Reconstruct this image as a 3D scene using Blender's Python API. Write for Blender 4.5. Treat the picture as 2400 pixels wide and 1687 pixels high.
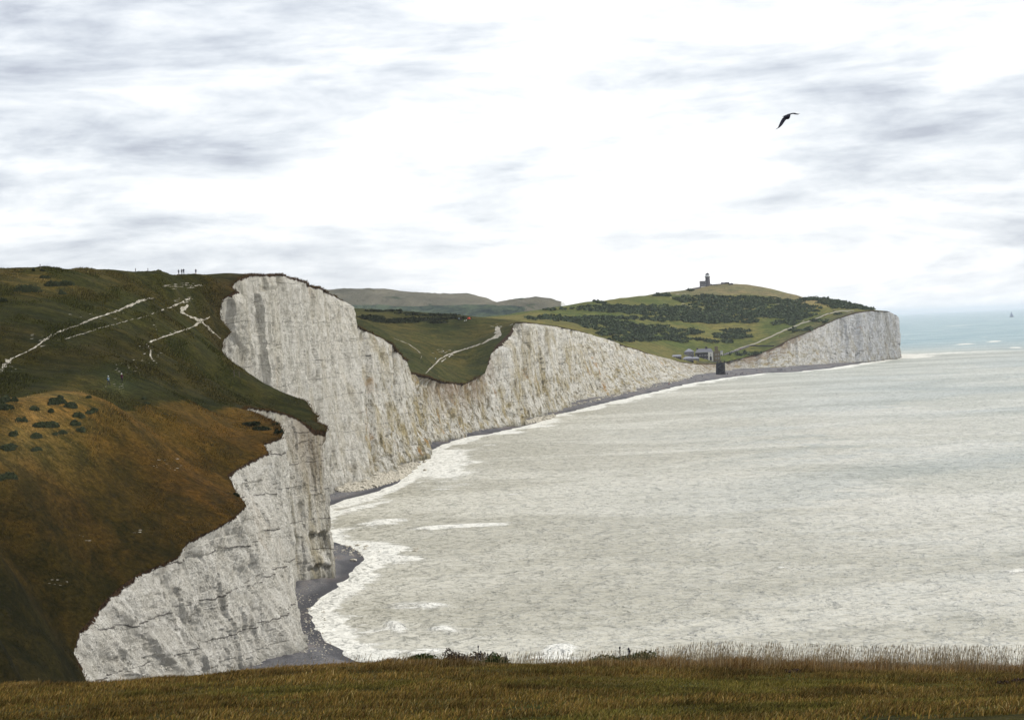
import bpy, bmesh, math, random
import numpy as np
from mathutils import Vector, Matrix
from mathutils.bvhtree import BVHTree
from mathutils.geometry import delaunay_2d_cdt

for o in list(bpy.data.objects):
    bpy.data.objects.remove(o)
sc = bpy.context.scene
C = sc.collection
R = math.radians
rng = np.random.default_rng(7)
random.seed(7)

# ---------------------------------------------------------------- camera, sky, sun
CAM = np.array([0.0, 0.0, 60.0])
FPX, CX, CY = 5000.0, 1200.0, 843.5          # focal length and centre in photograph pixels (2400 x 1687)
ROLL = math.atan(0.0458)
HOR = 775.0
PITCH = math.atan((CY - HOR) * math.cos(ROLL) / FPX)
cr, sr, cp, sp = math.cos(ROLL), math.sin(ROLL), math.cos(PITCH), math.sin(PITCH)
FWD = np.array([0, cp, -sp]); ZU = np.array([0, sp, cp]); XR = np.array([1.0, 0, 0])
RIGHT = cr * XR - sr * ZU
UP = sr * XR + cr * ZU
cam_d = bpy.data.cameras.new('camera')
cam = bpy.data.objects.new('camera', cam_d); C.objects.link(cam)
cam_d.sensor_width = 36.0
cam_d.lens = 36.0 * FPX / 2400.0
cam_d.clip_start = 0.5; cam_d.clip_end = 200000.0
M = Matrix(((RIGHT[0], UP[0], -FWD[0], CAM[0]), (RIGHT[1], UP[1], -FWD[1], CAM[1]),
            (RIGHT[2], UP[2], -FWD[2], CAM[2]), (0, 0, 0, 1)))
cam.matrix_world = M
sc.camera = cam

SUN_EL, SUN_AZ = R(46), R(98)      # azimuth from +Y towards +X
sun_d = bpy.data.lights.new('sun', 'SUN'); sun_d.energy = 1.5; sun_d.angle = R(10); sun_d.color = (1.0, 0.93, 0.81)
sun = bpy.data.objects.new('sun', sun_d); C.objects.link(sun)
sdir = Vector((math.sin(SUN_AZ) * math.cos(SUN_EL), math.cos(SUN_AZ) * math.cos(SUN_EL), math.sin(SUN_EL)))
sun.rotation_euler = sdir.to_track_quat('Z', 'Y').to_euler()

world = bpy.data.worlds.new("World"); sc.world = world; world.use_nodes = True
wt = world.node_tree; wt.nodes.clear()
def wn(t, **k):
    n = wt.nodes.new(t)
    for a, b in k.items(): setattr(n, a, b)
    return n
w_out = wn('ShaderNodeOutputWorld'); w_bg = wn('ShaderNodeBackground'); w_bg.inputs[1].default_value = 0.085
sky = wn('ShaderNodeTexSky', sky_type='NISHITA', sun_disc=False, sun_elevation=SUN_EL, sun_rotation=SUN_AZ)
tc = wn('ShaderNodeTexCoord')
def wmap(scale, loc=(0, 0, 0)):
    m = wn('ShaderNodeMapping'); m.inputs['Scale'].default_value = scale; m.inputs['Location'].default_value = loc
    wt.links.new(tc.outputs['Generated'], m.inputs['Vector']); return m
def wnoise(scale, loc, det, rough, dist=0.0):
    m = wmap(scale, loc); n = wn('ShaderNodeTexNoise'); n.inputs['Scale'].default_value = 1.0
    n.inputs['Detail'].default_value = det; n.inputs['Roughness'].default_value = rough; n.inputs['Distortion'].default_value = dist
    wt.links.new(m.outputs[0], n.inputs['Vector']); return n.outputs['Fac']
def wmath(op, a, b=None, c=None, clamp=False):
    n = wn('ShaderNodeMath', operation=op); n.use_clamp = clamp
    for i, v in enumerate((a, b, c)):
        if v is None: continue
        if isinstance(v, (int, float)): n.inputs[i].default_value = v
        else: wt.links.new(v, n.inputs[i])
    return n.outputs[0]
CL_A = wnoise((8, 8, 40), (2.1, 0.9, 4.7), 10, 0.58, 0.35)
CL_B = wnoise((30, 30, 110), (0.3, 5.4, 2.2), 8, 0.62, 0.2)
CL_C = wnoise((3.2, 3.2, 9), (1.3, 0.2, 0.9), 3, 0.5)
sxyz = wn('ShaderNodeSeparateXYZ'); wt.links.new(tc.outputs['Generated'], sxyz.inputs[0])
ax = sxyz.outputs[0]; az = sxyz.outputs[2]
# wide bright break in the cloud deck around the middle of the bay, greyer cloud to either side
side = wmath('ABSOLUTE', wmath('SUBTRACT', ax, 0.03))
side = wmath('MULTIPLY', wmath('SMOOTH_MIN', side, 0.3, 0.1), 0.85)
v = wmath('MULTIPLY', CL_A, 0.75)
v = wmath('ADD', v, wmath('MULTIPLY', CL_B, 0.22))
v = wmath('ADD', v, wmath('MULTIPLY', CL_C, 0.18))
v = wmath('SUBTRACT', v, wmath('MULTIPLY', side, 0.36))
lowh = wn('ShaderNodeMapRange'); lowh.interpolation_type = 'SMOOTHSTEP'; wt.links.new(az, lowh.inputs[0])
lowh.inputs[1].default_value = 0.055; lowh.inputs[2].default_value = 0.0; lowh.inputs[3].default_value = 0.0; lowh.inputs[4].default_value = 1.0
v = wmath('ADD', v, wmath('MULTIPLY', lowh.outputs[0], 0.085))
ramp = wn('ShaderNodeValToRGB'); wt.links.new(v, ramp.inputs[0])
cr_ = ramp.color_ramp
cr_.elements[0].position = 0.375; cr_.elements[0].color = (0.325, 0.345, 0.395, 1)
cr_.elements[1].position = 0.63; cr_.elements[1].color = (0.74, 0.74, 0.74, 1)
e = cr_.elements.new(0.44); e.color = (0.42, 0.445, 0.49, 1)
e = cr_.elements.new(0.495); e.color = (0.505, 0.53, 0.565, 1)
e = cr_.elements.new(0.555); e.color = (0.60, 0.617, 0.64, 1)
gain = wn('ShaderNodeVectorMath', operation='SCALE'); gain.inputs['Scale'].default_value = 10.0
wt.links.new(ramp.outputs[0], gain.inputs[0])
wmix = wn('ShaderNodeMixRGB'); wmix.inputs[0].default_value = 0.93
wt.links.new(sky.outputs[0], wmix.inputs[1]); wt.links.new(gain.outputs[0], wmix.inputs[2])
wt.links.new(wmix.outputs[0], w_bg.inputs[0]); wt.links.new(w_bg.outputs[0], w_out.inputs[0])

sc.view_settings.view_transform = 'Standard'; sc.view_settings.look = 'None'
sc.view_settings.exposure = 0.97; sc.view_settings.gamma = 1.0
sc.cycles.volume_step_rate = 4.0
sc.cycles.max_bounces = 6
sc.cycles.volume_bounces = 1

# ---------------------------------------------------------------- pixel helpers (photograph pixels -> points of the place)
def ray(px, py):
    d = (px - CX) * RIGHT - (py - CY) * UP + FPX * FWD
    return d / d[1]
def P(px, py, D):
    return CAM + ray(px, py) * D
def W(px, py, z=0.0):
    d = ray(px, py); return CAM + d * ((z - CAM[2]) / d[2])
def px_of(p):
    v = np.asarray(p) - CAM
    k = FPX / (v @ FWD)
    return CX + k * (v @ RIGHT), CY - k * (v @ UP)

# ---------------------------------------------------------------- numpy noise
def _h(ix, iy, iz, seed):
    n = (ix.astype(np.int64) * 374761393 + iy.astype(np.int64) * 668265263 + iz.astype(np.int64) * 2147483647 + seed * 974634777) & 0xffffffff
    n = ((n ^ (n >> 13)) * 1274126177) & 0xffffffff
    n = n ^ (n >> 16)
    return (n & 0xffffff) / float(0xffffff) * 2 - 1
def vnoise(x, y, z, seed=0):
    x, y, z = np.broadcast_arrays(np.asarray(x, float), np.asarray(y, float), np.asarray(z, float))
    x0, y0, z0 = np.floor(x), np.floor(y), np.floor(z)
    fx, fy, fz = x - x0, y - y0, z - z0
    fx = fx * fx * (3 - 2 * fx); fy = fy * fy * (3 - 2 * fy); fz = fz * fz * (3 - 2 * fz)
    r = 0
    for a in (0, 1):
        for b in (0, 1):
            for c in (0, 1):
                w = (fx if a else 1 - fx) * (fy if b else 1 - fy) * (fz if c else 1 - fz)
                r = r + w * _h(x0 + a, y0 + b, z0 + c, seed)
    return r
def fbm(x, y, z, oct=4, seed=0, gain=0.5):
    r, a = 0, 1.0
    for i in range(oct):
        r = r + a * vnoise(np.asarray(x) * 2 ** i, np.asarray(y) * 2 ** i, np.asarray(z) * 2 ** i, seed + i * 17)
        a *= gain
    return r

# ---------------------------------------------------------------- object helpers
def tag(o, label=None, cat=None, group=None, kind=None):
    if label: o['label'] = label
    if cat: o['category'] = cat
    if group: o['group'] = group
    if kind: o['kind'] = kind
    return o
def mesh_np(name, V, F, mats=(), smooth=False, attrs=None, mi=None):
    me = bpy.data.meshes.new(name)
    V = np.asarray(V, np.float32)
    F = np.asarray(F, np.int32)
    k = F.shape[1]
    me.vertices.add(len(V)); me.vertices.foreach_set('co', V.ravel())
    me.loops.add(F.size); me.loops.foreach_set('vertex_index', F.ravel())
    me.polygons.add(len(F)); me.polygons.foreach_set('loop_start', np.arange(0, F.size, k, dtype=np.int32))
    me.polygons.foreach_set('loop_total', np.full(len(F), k, np.int32))
    for m in mats: me.materials.append(m)
    if mi is not None: me.polygons.foreach_set('material_index', np.asarray(mi, np.int32))
    me.update(calc_edges=True)
    me.polygons.foreach_set('use_smooth', np.full(len(F), bool(smooth)))
    if attrs:
        for n, a in attrs.items():
            a = np.asarray(a, np.float32)
            if a.ndim == 1:
                at = me.attributes.new(n, 'FLOAT', 'POINT'); at.data.foreach_set('value', a)
            else:
                at = me.attributes.new(n, 'FLOAT_COLOR', 'POINT')
                at.data.foreach_set('color', np.c_[a, np.ones(len(a))].astype(np.float32).ravel())
    me.validate()
    return me
def link(name, me, parent=None, loc=None, rot=None):
    o = bpy.data.objects.new(name, me); C.objects.link(o)
    if parent is not None: o.parent = parent
    if loc is not None: o.location = loc
    if rot is not None: o.rotation_euler = rot
    return o
def empty(name, loc, rz=0.0):
    o = bpy.data.objects.new(name, None); C.objects.link(o); o.location = loc; o.rotation_euler = (0, 0, rz)
    o.empty_display_size = 0.2
    return o
def bmobj(name, bm, mat, parent=None, loc=None, rot=None, smooth=False):
    me = bpy.data.meshes.new(name); bm.to_mesh(me); bm.free()
    me.materials.append(mat)
    for p in me.polygons: p.use_smooth = smooth
    return link(name, me, parent, loc, rot)
def box(bm, x0, x1, y0, y1, z0, z1):
    vs = [bm.verts.new(c) for c in ((x0, y0, z0), (x1, y0, z0), (x1, y1, z0), (x0, y1, z0), (x0, y0, z1), (x1, y0, z1), (x1, y1, z1), (x0, y1, z1))]
    for f in ((0, 3, 2, 1), (4, 5, 6, 7), (0, 1, 5, 4), (1, 2, 6, 5), (2, 3, 7, 6), (3, 0, 4, 7)):
        bm.faces.new([vs[i] for i in f])
def prism(bm, pts, y0, y1):
    """outline pts in x,z extruded along y"""
    a = [bm.verts.new((x, y0, z)) for x, z in pts]; b = [bm.verts.new((x, y1, z)) for x, z in pts]
    bm.faces.new(a); bm.faces.new(b[::-1])
    n = len(pts)
    for i in range(n): bm.faces.new((a[i], b[i], b[(i + 1) % n], a[(i + 1) % n]))
def lathe(bm, prof, seg=20, cx=0, cy=0):
    rings = []
    for r_, z in prof:
        rings.append([bm.verts.new((cx + r_ * math.cos(2 * math.pi * i / seg), cy + r_ * math.sin(2 * math.pi * i / seg), z)) for i in range(seg)])
    for a, b in zip(rings, rings[1:]):
        for i in range(seg): bm.faces.new((a[i], a[(i + 1) % seg], b[(i + 1) % seg], b[i]))
    bm.faces.new(rings[0][::-1]); bm.faces.new(rings[-1])

# ---------------------------------------------------------------- materials
class MB:
    def __init__(s, name, rough=0.9, spec=0.2):
        s.m = bpy.data.materials.new(name); s.m.use_nodes = True; s.t = s.m.node_tree; s.b = s.t.nodes['Principled BSDF']
        s.b.inputs['Roughness'].default_value = rough; s.b.inputs['Specular IOR Level'].default_value = spec
        s.c = None
    def n(s, t, **k):
        n = s.t.nodes.new(t)
        for a, b in k.items(): setattr(n, a, b)
        return n
    def l(s, a, b): s.t.links.new(a, b)
    def coord(s, scale=(1, 1, 1), rot=(0, 0, 0), kind='Object'):
        if s.c is None: s.c = s.n('ShaderNodeTexCoord')
        m = s.n('ShaderNodeMapping'); m.inputs['Scale'].default_value = scale; m.inputs['Rotation'].default_value = rot
        s.l(s.c.outputs[kind], m.inputs['Vector']); return m.outputs[0]
    def noise(s, scale, det=5, rough=0.55, dist=0.0, vec=(1, 1, 1), rot=(0, 0, 0)):
        n = s.n('ShaderNodeTexNoise'); n.inputs['Scale'].default_value = scale; n.inputs['Detail'].default_value = det
        n.inputs['Roughness'].default_value = rough; n.inputs['Distortion'].default_value = dist
        s.l(s.coord(vec, rot), n.inputs['Vector']); return n.outputs['Fac']
    def attr(s, name, col=False):
        n = s.n('ShaderNodeAttribute'); n.attribute_name = name
        return n.outputs['Color' if col else 'Fac']
    def math(s, op, a, b=None, c=None, clamp=False):
        n = s.n('ShaderNodeMath', operation=op); n.use_clamp = clamp
        for i, v in enumerate((a, b, c)):
            if v is None: continue
            if isinstance(v, (int, float)): n.inputs[i].default_value = v
            else: s.l(v, n.inputs[i])
        return n.outputs[0]
    def ss(s, v, a, b):
        n = s.n('ShaderNodeMapRange'); n.interpolation_type = 'SMOOTHSTEP'
        s.l(v, n.inputs[0]); n.inputs[1].default_value = a; n.inputs[2].default_value = b
        return n.outputs[0]
    def mix(s, f, a, b, mode='MIX'):
        n = s.n('ShaderNodeMixRGB', blend_type=mode)
        for i, v in ((0, f), (1, a), (2, b)):
            if isinstance(v, (int, float)): n.inputs[i].default_value = v if i == 0 else (v, v, v, 1)
            elif isinstance(v, tuple): n.inputs[i].default_value = (*v, 1)
            else: s.l(v, n.inputs[i])
        return n.outputs[0]
    def col(s, c):
        if isinstance(c, tuple): s.b.inputs['Base Color'].default_value = (*c, 1)
        else: s.l(c, s.b.inputs['Base Color'])
    def bump(s, h, strength, dist, prev=None):
        n = s.n('ShaderNodeBump'); n.inputs['Strength'].default_value = strength; n.inputs['Distance'].default_value = dist
        s.l(h, n.inputs['Height'])
        if prev is not None: s.l(prev, n.inputs['Normal'])
        s.l(n.outputs[0], s.b.inputs['Normal']); return n.outputs[0]
def plain(name, c, rough=0.8, var=0.25, scale=3.0, spec=0.3):
    m = MB(name, rough, spec)
    f = m.noise(scale, 4)
    m.col(m.mix(f, tuple(x * (1 - var) for x in c), tuple(min(1, x * (1 + var)) for x in c)))
    return m.m

# ---------------------------------------------------------------- the coast: top edge of the cliffs and their foot
# ('w', x, y, z) world point, otherwise (px, py, distance); foot: ('x', X, Y) world or ('p', px, py)
COAST = [
 (('w', 60, -60, 58), ('x', 68, -60)), (('w', 62, 30, 54), ('x', 72, 30)), (('w', 48, 72, 48.5), ('x', 60, 80)),
 (('w', 25, 98, 41), ('x', 35, 106)), (('w', 0, 115, 36), ('x', 10, 124)), (('w', -25, 150, 28), ('x', -15, 156)),
 (('w', -47, 210, 19), ('x', -38, 214)), (('w', -62, 270, 11.5), ('x', -54, 270)),
 ((210, 1599, 318), ('x', -59, 318)), ((175, 1530, 330), ('x', -61, 332)), ((183, 1482, 334), ('x', -60, 337)),
 ((258, 1403, 345), ('x', -57, 348)), ((332, 1347, 355), ('x', -54, 358)), ((425, 1300, 366), ('x', -51, 368)),
 ((443, 1272, 371), ('x', -50, 374)), ((540, 1222, 384), ('x', -47, 385)), ((587, 1183, 394), ('x', -44.5, 395)),
 ((571, 1157, 401), ('x', -42.3, 402)), ((533, 1112, 413), ('x', -41.2, 407)), ((571, 1091, 419), ('x', -41.8, 412)),
 ((631, 1062, 427), ('x', -42.6, 417)), ((620, 1039, 432), ('x', -43.8, 424)), ((662, 1028, 435), ('x', -45.2, 431)),
 ((672, 1011, 439), ('x', -46.6, 438)), ((655, 990, 447), ('x', -49.5, 447)), ((606, 969, 459), ('x', -56, 459)),
 ((572, 961, 470), ('x', -61, 474)), ((589, 953, 490), ('x', -60, 492)), ((640, 960, 512), ('x', -57.5, 512)),
 ((676, 969, 523), ('x', -53.4, 521)), ((707, 985, 527), ('x', -50.4, 524)), ((742, 1008, 530), ('x', -47.2, 526)),
 ((774, 1010, 533), ('x', -44.6, 529)), ((773, 997, 541), ('x', -45.2, 540)), ((748, 986, 549), ('x', -49, 552)),
 ((749, 973, 554), ('x', -52, 560)), ((725, 941, 569), ('x', -56, 572)), ((662, 927, 591), ('x', -64, 590)),
 ((592, 900, 612), ('x', -73, 610)), ((547, 851, 630), ('x', -80, 628)), ((519, 823, 645), ('x', -85, 645)),
 ((523, 798, 655), ('x', -86.5, 656)), ((542, 778, 662), ('x', -86, 666)), ((516, 750, 670), ('x', -87.5, 677)),
 ((514, 729, 677), ('x', -87.5, 687)), ((521, 699, 685), ('x', -87, 697)), ((554, 682, 692), ('x', -86, 706)),
 ((540, 675, 698), ('x', -86, 713)), ((557, 656, 706), ('x', -85, 722)), ((592, 645, 724), ('x', -82.5, 738)),
 ((662, 645, 764), ('x', -77.5, 775)), ((714, 663, 810), ('x', -73.5, 812)), ((753, 675, 855), ('p', 789, 1143)),
 ((798, 698, 897), ('p', 835, 1131)), ((806, 706, 908), ('p', 850, 1127)), ((813, 752, 922), ('p', 862, 1122)),
 ((846, 764, 940), ('p', 885, 1114)), ((888, 788, 965), ('p', 918, 1104)), ((919, 806, 1000), ('p', 945, 1090)),
 ((947, 830, 1025), ('p', 965, 1077)), ((949, 868, 1080), ('p', 980, 1069)), ((971, 875, 1120), ('p', 1000, 1054)),
 ((1010, 884, 1180), ('p', 1022, 1036)), ((1045, 894, 1225), ('p', 1060, 1025)), ((1093, 899, 1270), ('p', 1098, 1015)),
 ((1139, 874, 1310), ('p', 1145, 1004)), ((1149, 844, 1330), ('p', 1163, 1000)), ((1167, 809, 1350), ('p', 1185, 996)),
 ((1200, 778, 1375), ('p', 1205, 991)), ((1212, 754, 1395), ('p', 1225, 985)), ((1257, 756, 1500), ('p', 1262, 971)),
 ((1335, 770, 1740), ('p', 1350, 941)), ((1387, 783, 1860), ('p', 1413, 927)), ((1453, 804, 1990), ('p', 1492, 913)),
 ((1492, 818, 2080), ('p', 1528, 903)), ((1531, 830, 2200), ('p', 1578, 893)), ((1596, 848, 2380), ('p', 1625, 881)),
 ((1636, 852, 2430), ('p', 1649, 877)), ((1683, 851, 2470), ('p', 1690, 873)), ((1702, 847, 2530), ('p', 1706, 869)),
 ((1731, 840, 2560), ('p', 1735, 866)), ((1770, 831, 2590), ('p', 1772, 864)), ((1817, 814, 2590), ('p', 1820, 862)),
 ((1856, 793, 2620), ('p', 1858, 859)), ((1895, 778, 2630), ('p', 1895, 857)), ((1927, 762, 2660), ('p', 1928, 854)),
 ((1966, 746, 2690), ('p', 1966, 851)), ((2008, 731, 2700), ('p', 2010, 848)), ((2044, 727, 2740), ('p', 2046, 845)),
 ((2082, 729, 2790), ('p', 2085, 840)), ((2086, 736, 2870), ('p', 2098, 837)), ((2104, 738.5, 2925), ('p', 2106, 835.5)),
 (('w', 535, 3080, 60), ('x', 541, 3085)), (('w', 520, 3300, 60), ('x', 526, 3300)), (('w', 420, 3560, 60), ('x', 426, 3560)),
]
FOOT_Z = 1.6
tops, foots = [], []
for t, b in COAST:
    tops.append(np.array(t[1:], float) if t[0] == 'w' else P(*t))
    foots.append(np.array([b[1], b[2], FOOT_Z]) if b[0] == 'x' else W(b[1], b[2], FOOT_Z))
tops = np.array(tops); foots = np.array(foots)
# refine: spacing grows with distance
seg_s = [0.0]
us = []
for i in range(len(tops) - 1):
    L = max(np.linalg.norm(tops[i + 1, :2] - tops[i, :2]), np.linalg.norm(foots[i + 1, :2] - foots[i, :2]))
    D = 0.5 * (tops[i, 1] + tops[i + 1, 1])
    st = 1.5 if tops[i, 1] < 290 else min(1.5, max(0.40, D * 0.00085))
    k = max(1, int(round(L / st)))
    us += [i + j / k for j in range(k)]
us = np.array(us + [len(tops) - 1.0])
def poly_at(A, u):
    return np.c_[[np.interp(u, np.arange(len(A)), A[:, j]) for j in range(A.shape[1])]].T
TE = poly_at(tops, us); FE = poly_at(foots, us)
# foot is smoother than the turf edge
def smooth(A, n):
    A = A.copy()
    for _ in range(n): A[1:-1] = 0.25 * A[:-2] + 0.5 * A[1:-1] + 0.25 * A[2:]
    return A
FE[:, :2] = smooth(FE[:, :2], 6)
arc = np.r_[0, np.cumsum(np.linalg.norm(np.diff(0.5 * (TE[:, :2] + FE[:, :2]), axis=0), axis=1))]
tan = np.gradient(smooth(0.5 * (TE + FE), 12)[:, :2], axis=0); tan /= np.linalg.norm(tan, axis=1)[:, None] + 1e-9
OUT = np.c_[tan[:, 1], -tan[:, 0]]          # seaward
dist = TE[:, 1].clip(60, None)
amp = (dist * 0.0021).clip(0.4, 2.6)
wob = fbm(arc / (dist * 0.010), 0.3, 0.1, 4, 3, 0.6) * amp
TE[:, :2] += OUT * (wob - 0.4 * amp)[:, None]
TE[:, 2] += fbm(arc / (dist * 0.006), 3.3, 0.1, 3, 9) * amp * 0.22

# ---------------------------------------------------------------- heights of the downs (multiquadric through surveyed points)
CTRL = [('w', 0, 0, 58.2), ('w', -30, 0, 58.6), ('w', 30, 0, 57.6), ('w', 0, -50, 60), ('w', -60, -50, 61), ('w', -120, -20, 61), ('w', 0, 15, 56.6),
 ('w', -12, 30, 54.6), ('w', 0, 30, 54.4), ('w', 12, 30, 54.4), ('w', -40, 40, 54),
 (0, 1612, 57), (200, 1612, 57), (420, 1598, 57), (600, 1576, 57), (850, 1560, 57), (1000, 1559, 57), (1200, 1566, 57),
 (1300, 1569, 57), (1400, 1564, 57), (1500, 1560, 57), (1800, 1568, 57), (2100, 1570, 57), (2450, 1580, 57),
 (0, 1646, 44), (600, 1626, 43), (1200, 1618, 42), (1800, 1622, 42), (2400, 1634, 42),
 ('w', -22, 74, 46.2), ('w', 0, 74, 46.6), ('w', 18, 74, 46.4), ('w', -60, 70, 47.5),
 ('w', -20, 92, 42.5), ('w', 0, 95, 41.5), ('w', -60, 92, 43), ('w', -110, 92, 46), ('w', -50, 150, 28), ('w', -100, 150, 31),
 ('w', -80, 210, 19), ('w', -120, 210, 23), ('w', -180, 210, 30), ('w', -200, 100, 50), ('w', -85, 255, 17),
 (0, 1600, 250), (60, 1598, 285), (100, 1450, 312), (0, 1500, 272), (0, 1300, 312), (150, 1350, 337), (300, 1250, 362), (300, 1100, 383),
 (0, 1100, 342), (0, 1000, 359), (0, 932, 376), (130, 935, 386), (250, 1000, 390), (250, 938, 401), (450, 1100, 402), (450, 1000, 424), (450, 945, 444),
 (560, 1000, 445), (580, 946, 466), ('w', -77, 412, 48.9), ('w', -97, 389, 50.2), ('w', -66, 455, 46.4), ('w', -58, 480, 45.4),
 (250, 902, 431), (100, 880, 426), (0, 860, 432), (400, 900, 464), (300, 850, 458), (400, 850, 492), (550, 930, 522), (600, 935, 552),
 (500, 890, 545), (300, 780, 496), (100, 780, 470), (0, 780, 460), (400, 780, 550), (470, 800, 612), (100, 700, 516), (0, 700, 505), (300, 700, 568),
 (430, 720, 622), (480, 700, 655), (450, 760, 602), (0, 634, 562), (100, 634, 568), (200, 635, 590), (300, 639, 608), (400, 643, 640),
 (480, 641, 690), (540, 639, 716), (575, 643, 735), (0, 655, 545), (200, 655, 572), (400, 660, 622), (500, 660, 688),
 ('w', -150, 760, 78), ('w', -250, 800, 82), ('w', -115, 850, 75), ('w', -250, 1000, 74), ('w', -100, 950, 69), ('w', -95, 1060, 60), ('w', -400, 600, 80), ('w', -190, 700, 78),
 (850, 750, 1320), (900, 800, 1290), (900, 762, 1390), (1000, 830, 1260), (1000, 868, 1200), (1093, 855, 1340), (1100, 800, 1400), (960, 840, 1215),
 (1080, 885, 1285), (1175, 775, 1410), (811, 724, 1480), (870, 725, 1490), (957, 731, 1490), (1045, 736, 1480), (1097, 743, 1460), (1200, 750, 1430),
 ('w', -130, 1750, 66), ('w', -60, 1750, 58), ('w', 0, 1720, 52), ('w', -260, 1500, 84), ('w', -300, 1900, 70),
 ('w', -100, 2100, 50), ('w', 0, 2000, 42), ('w', 40, 1900, 42), ('w', 100, 2180, 30), ('w', 0, 2200, 46),
 (1212, 749, 2320), (1000, 762, 2600), (1100, 759, 2600), (1180, 753, 2600), (1230, 743, 2600), (1150, 764, 3000), (1250, 752, 3000), (1000, 768, 3100), (1322, 724, 3000), (1280, 729, 2800), (1300, 752, 2380), (1300, 735, 2520), (1267, 729, 2560), (1330, 717, 2640), (1400, 770, 2360), (1400, 740, 2600), (1395, 704.5, 2780),
 (1500, 800, 2370), (1500, 760, 2600), (1500, 728, 2780), (1494, 697, 2940), (1600, 832, 2460), (1600, 800, 2580), (1600, 760, 2720), (1600, 715, 2930),
 (1545, 691, 3010), (1581, 691, 3060), (1600, 684.5, 3110), (1700, 820, 2560), (1700, 780, 2700), (1700, 740, 2820), (1700, 700, 2990), (1700, 680, 3080),
 (1642, 673, 3140), (1686, 666, 3160), (1728, 665, 3160), (1767, 669, 3130), (1812, 678, 3110), (1851, 693.5, 3070), (1800, 780, 2670), (1800, 740, 2810),
 (1800, 700, 3000), (1850, 765, 2700), (1900, 742, 2760), (1900, 712, 2920), (1874, 700, 3010), (1932, 700, 2990), (1950, 725, 2800), (1950, 708, 2920),
 (1992, 716, 2880), (2029, 721, 2850), (2060, 723, 2850), (2078, 724, 2860), (1655, 846, 2475), (1640, 840, 2490), (1690, 840, 2540),
 ('w', 300, 3450, 88), ('w', 400, 3400, 70), ('w', 0, 3350, 85), ('w', -200, 2600, 60), ('w', -250, 3000, 58), ('w', 480, 3250, 62), ('w', 200, 3700, 70), ('w', -500, 2300, 90),
 ('w', -600, 1200, 80), ('w', -700, 3000, 100), ('w', -350, 250, 45), ('w', -300, 400, 66)]
for q in [(0, 634, 562), (100, 634, 568), (200, 635, 590), (300, 639, 608), (400, 641, 640), (350, 643, 624), (250, 637, 600), (50, 634, 565), (150, 634, 578), (450, 642, 665)]:
    CTRL += [(q[0], q[1] + 3, q[2] + 28), (q[0], q[1] + 14, q[2] + 75)]
CTRL += [(371, 644.5, 632), (385, 644, 637), (350, 643, 624), (250, 637, 600), (150, 634, 578), (50, 634, 565)]
cpts = np.array([np.array(c[1:], float) if c[0] == 'w' else P(*c) for c in CTRL])
# the edge, sampled at the survey points of the coast
CP = np.vstack([cpts, tops])
def phi(r2): return np.sqrt(r2 + 16.0)
Kd = phi(((CP[:, None, :2] - CP[None, :, :2]) ** 2).sum(-1))
zm = CP[:, 2].mean()
RW = np.linalg.solve(Kd + np.eye(len(CP)) * -0.02, CP[:, 2] - zm)
def rbf(XY):
    out = np.empty(len(XY))
    for i in range(0, len(XY), 20000):
        q = XY[i:i + 20000]
        out[i:i + 20000] = phi(((q[:, None] - CP[None, :, :2]) ** 2).sum(-1)) @ RW + zm
    return out

def in_poly(X, Y, poly):
    r = np.zeros(len(X), bool); n = len(poly)
    for i in range(n):
        x0, y0 = poly[i]; x1, y1 = poly[(i + 1) % n]
        if y0 == y1: continue
        m = ((y0 > Y) != (y1 > Y))
        if not m.any(): continue
        r[m] ^= X[m] < (x1 - x0) * (Y[m] - y0) / (y1 - y0) + x0
    return r
def near_poly(XY, PL, chunk=4000):
    """distance to a dense polyline's points and index"""
    d = np.empty(len(XY)); k = np.empty(len(XY), int)
    for i in range(0, len(XY), chunk):
        q = XY[i:i + chunk]
        dd = ((q[:, None] - PL[None]) ** 2).sum(-1)
        k[i:i + chunk] = dd.argmin(1); d[i:i + chunk] = np.sqrt(dd.min(1))
    return d, k

# ---- downs mesh: points denser towards the camera, exact turf edge
Dk = 12 * np.exp(np.arange(0, 760) * 0.0075); Dk = Dk[Dk < 3600]
sk = np.arange(-0.36, 0.31, 0.0042)
GX = (Dk[:, None] * sk[None]).ravel(); GY = np.repeat(Dk, len(sk))
jt = rng.uniform(-0.3, 0.3, (len(GX), 2))
GX = GX + jt[:, 0] * GY * 0.0042; GY = GY + jt[:, 1] * GY * 0.0075
ex, ey = np.meshgrid(np.arange(-150, 60, 6.0), np.arange(-55, 30, 5.0))
GX = np.r_[GX, ex.ravel()]; GY = np.r_[GY, ey.ravel()]
edge_xy = TE[:, :2]
land_back = np.array([[300, 3750], [-900, 3750], [-700, 2000], [-420, 1000], [-300, 400], [-220, 100], [-200, -60]])
poly = np.vstack([edge_xy, land_back])
keep = in_poly(GX, GY, poly)
GX, GY = GX[keep], GY[keep]
dE, kE = near_poly(np.c_[GX, GY], edge_xy)
keep = dE > GY.clip(60, None) * 0.0014
GX, GY, dE, kE = GX[keep], GY[keep], dE[keep], kE[keep]
inner = np.c_[GX, GY]
allp = np.vstack([poly, inner])
npoly = len(poly)
cdt = delaunay_2d_cdt([Vector((float(a), float(b))) for a, b in allp], [(i, (i + 1) % npoly) for i in range(npoly)], [], 1, 1e-5)
TV = np.array([(v.x, v.y) for v in cdt[0]]); TF = np.array([f for f in cdt[2] if len(f) == 3])
dE, kE = near_poly(TV, edge_xy)
zr = rbf(TV); ze = TE[kE, 2] - rbf(edge_xy)[kE]
rad = (TV[:, 1].clip(100, None) * 0.03)
wgt = np.clip(1 - dE / rad, 0, 1) ** 2
TZ = zr + ze * wgt
on = dE < 1e-3
TZ[on] = TE[kE[on], 2]
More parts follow.
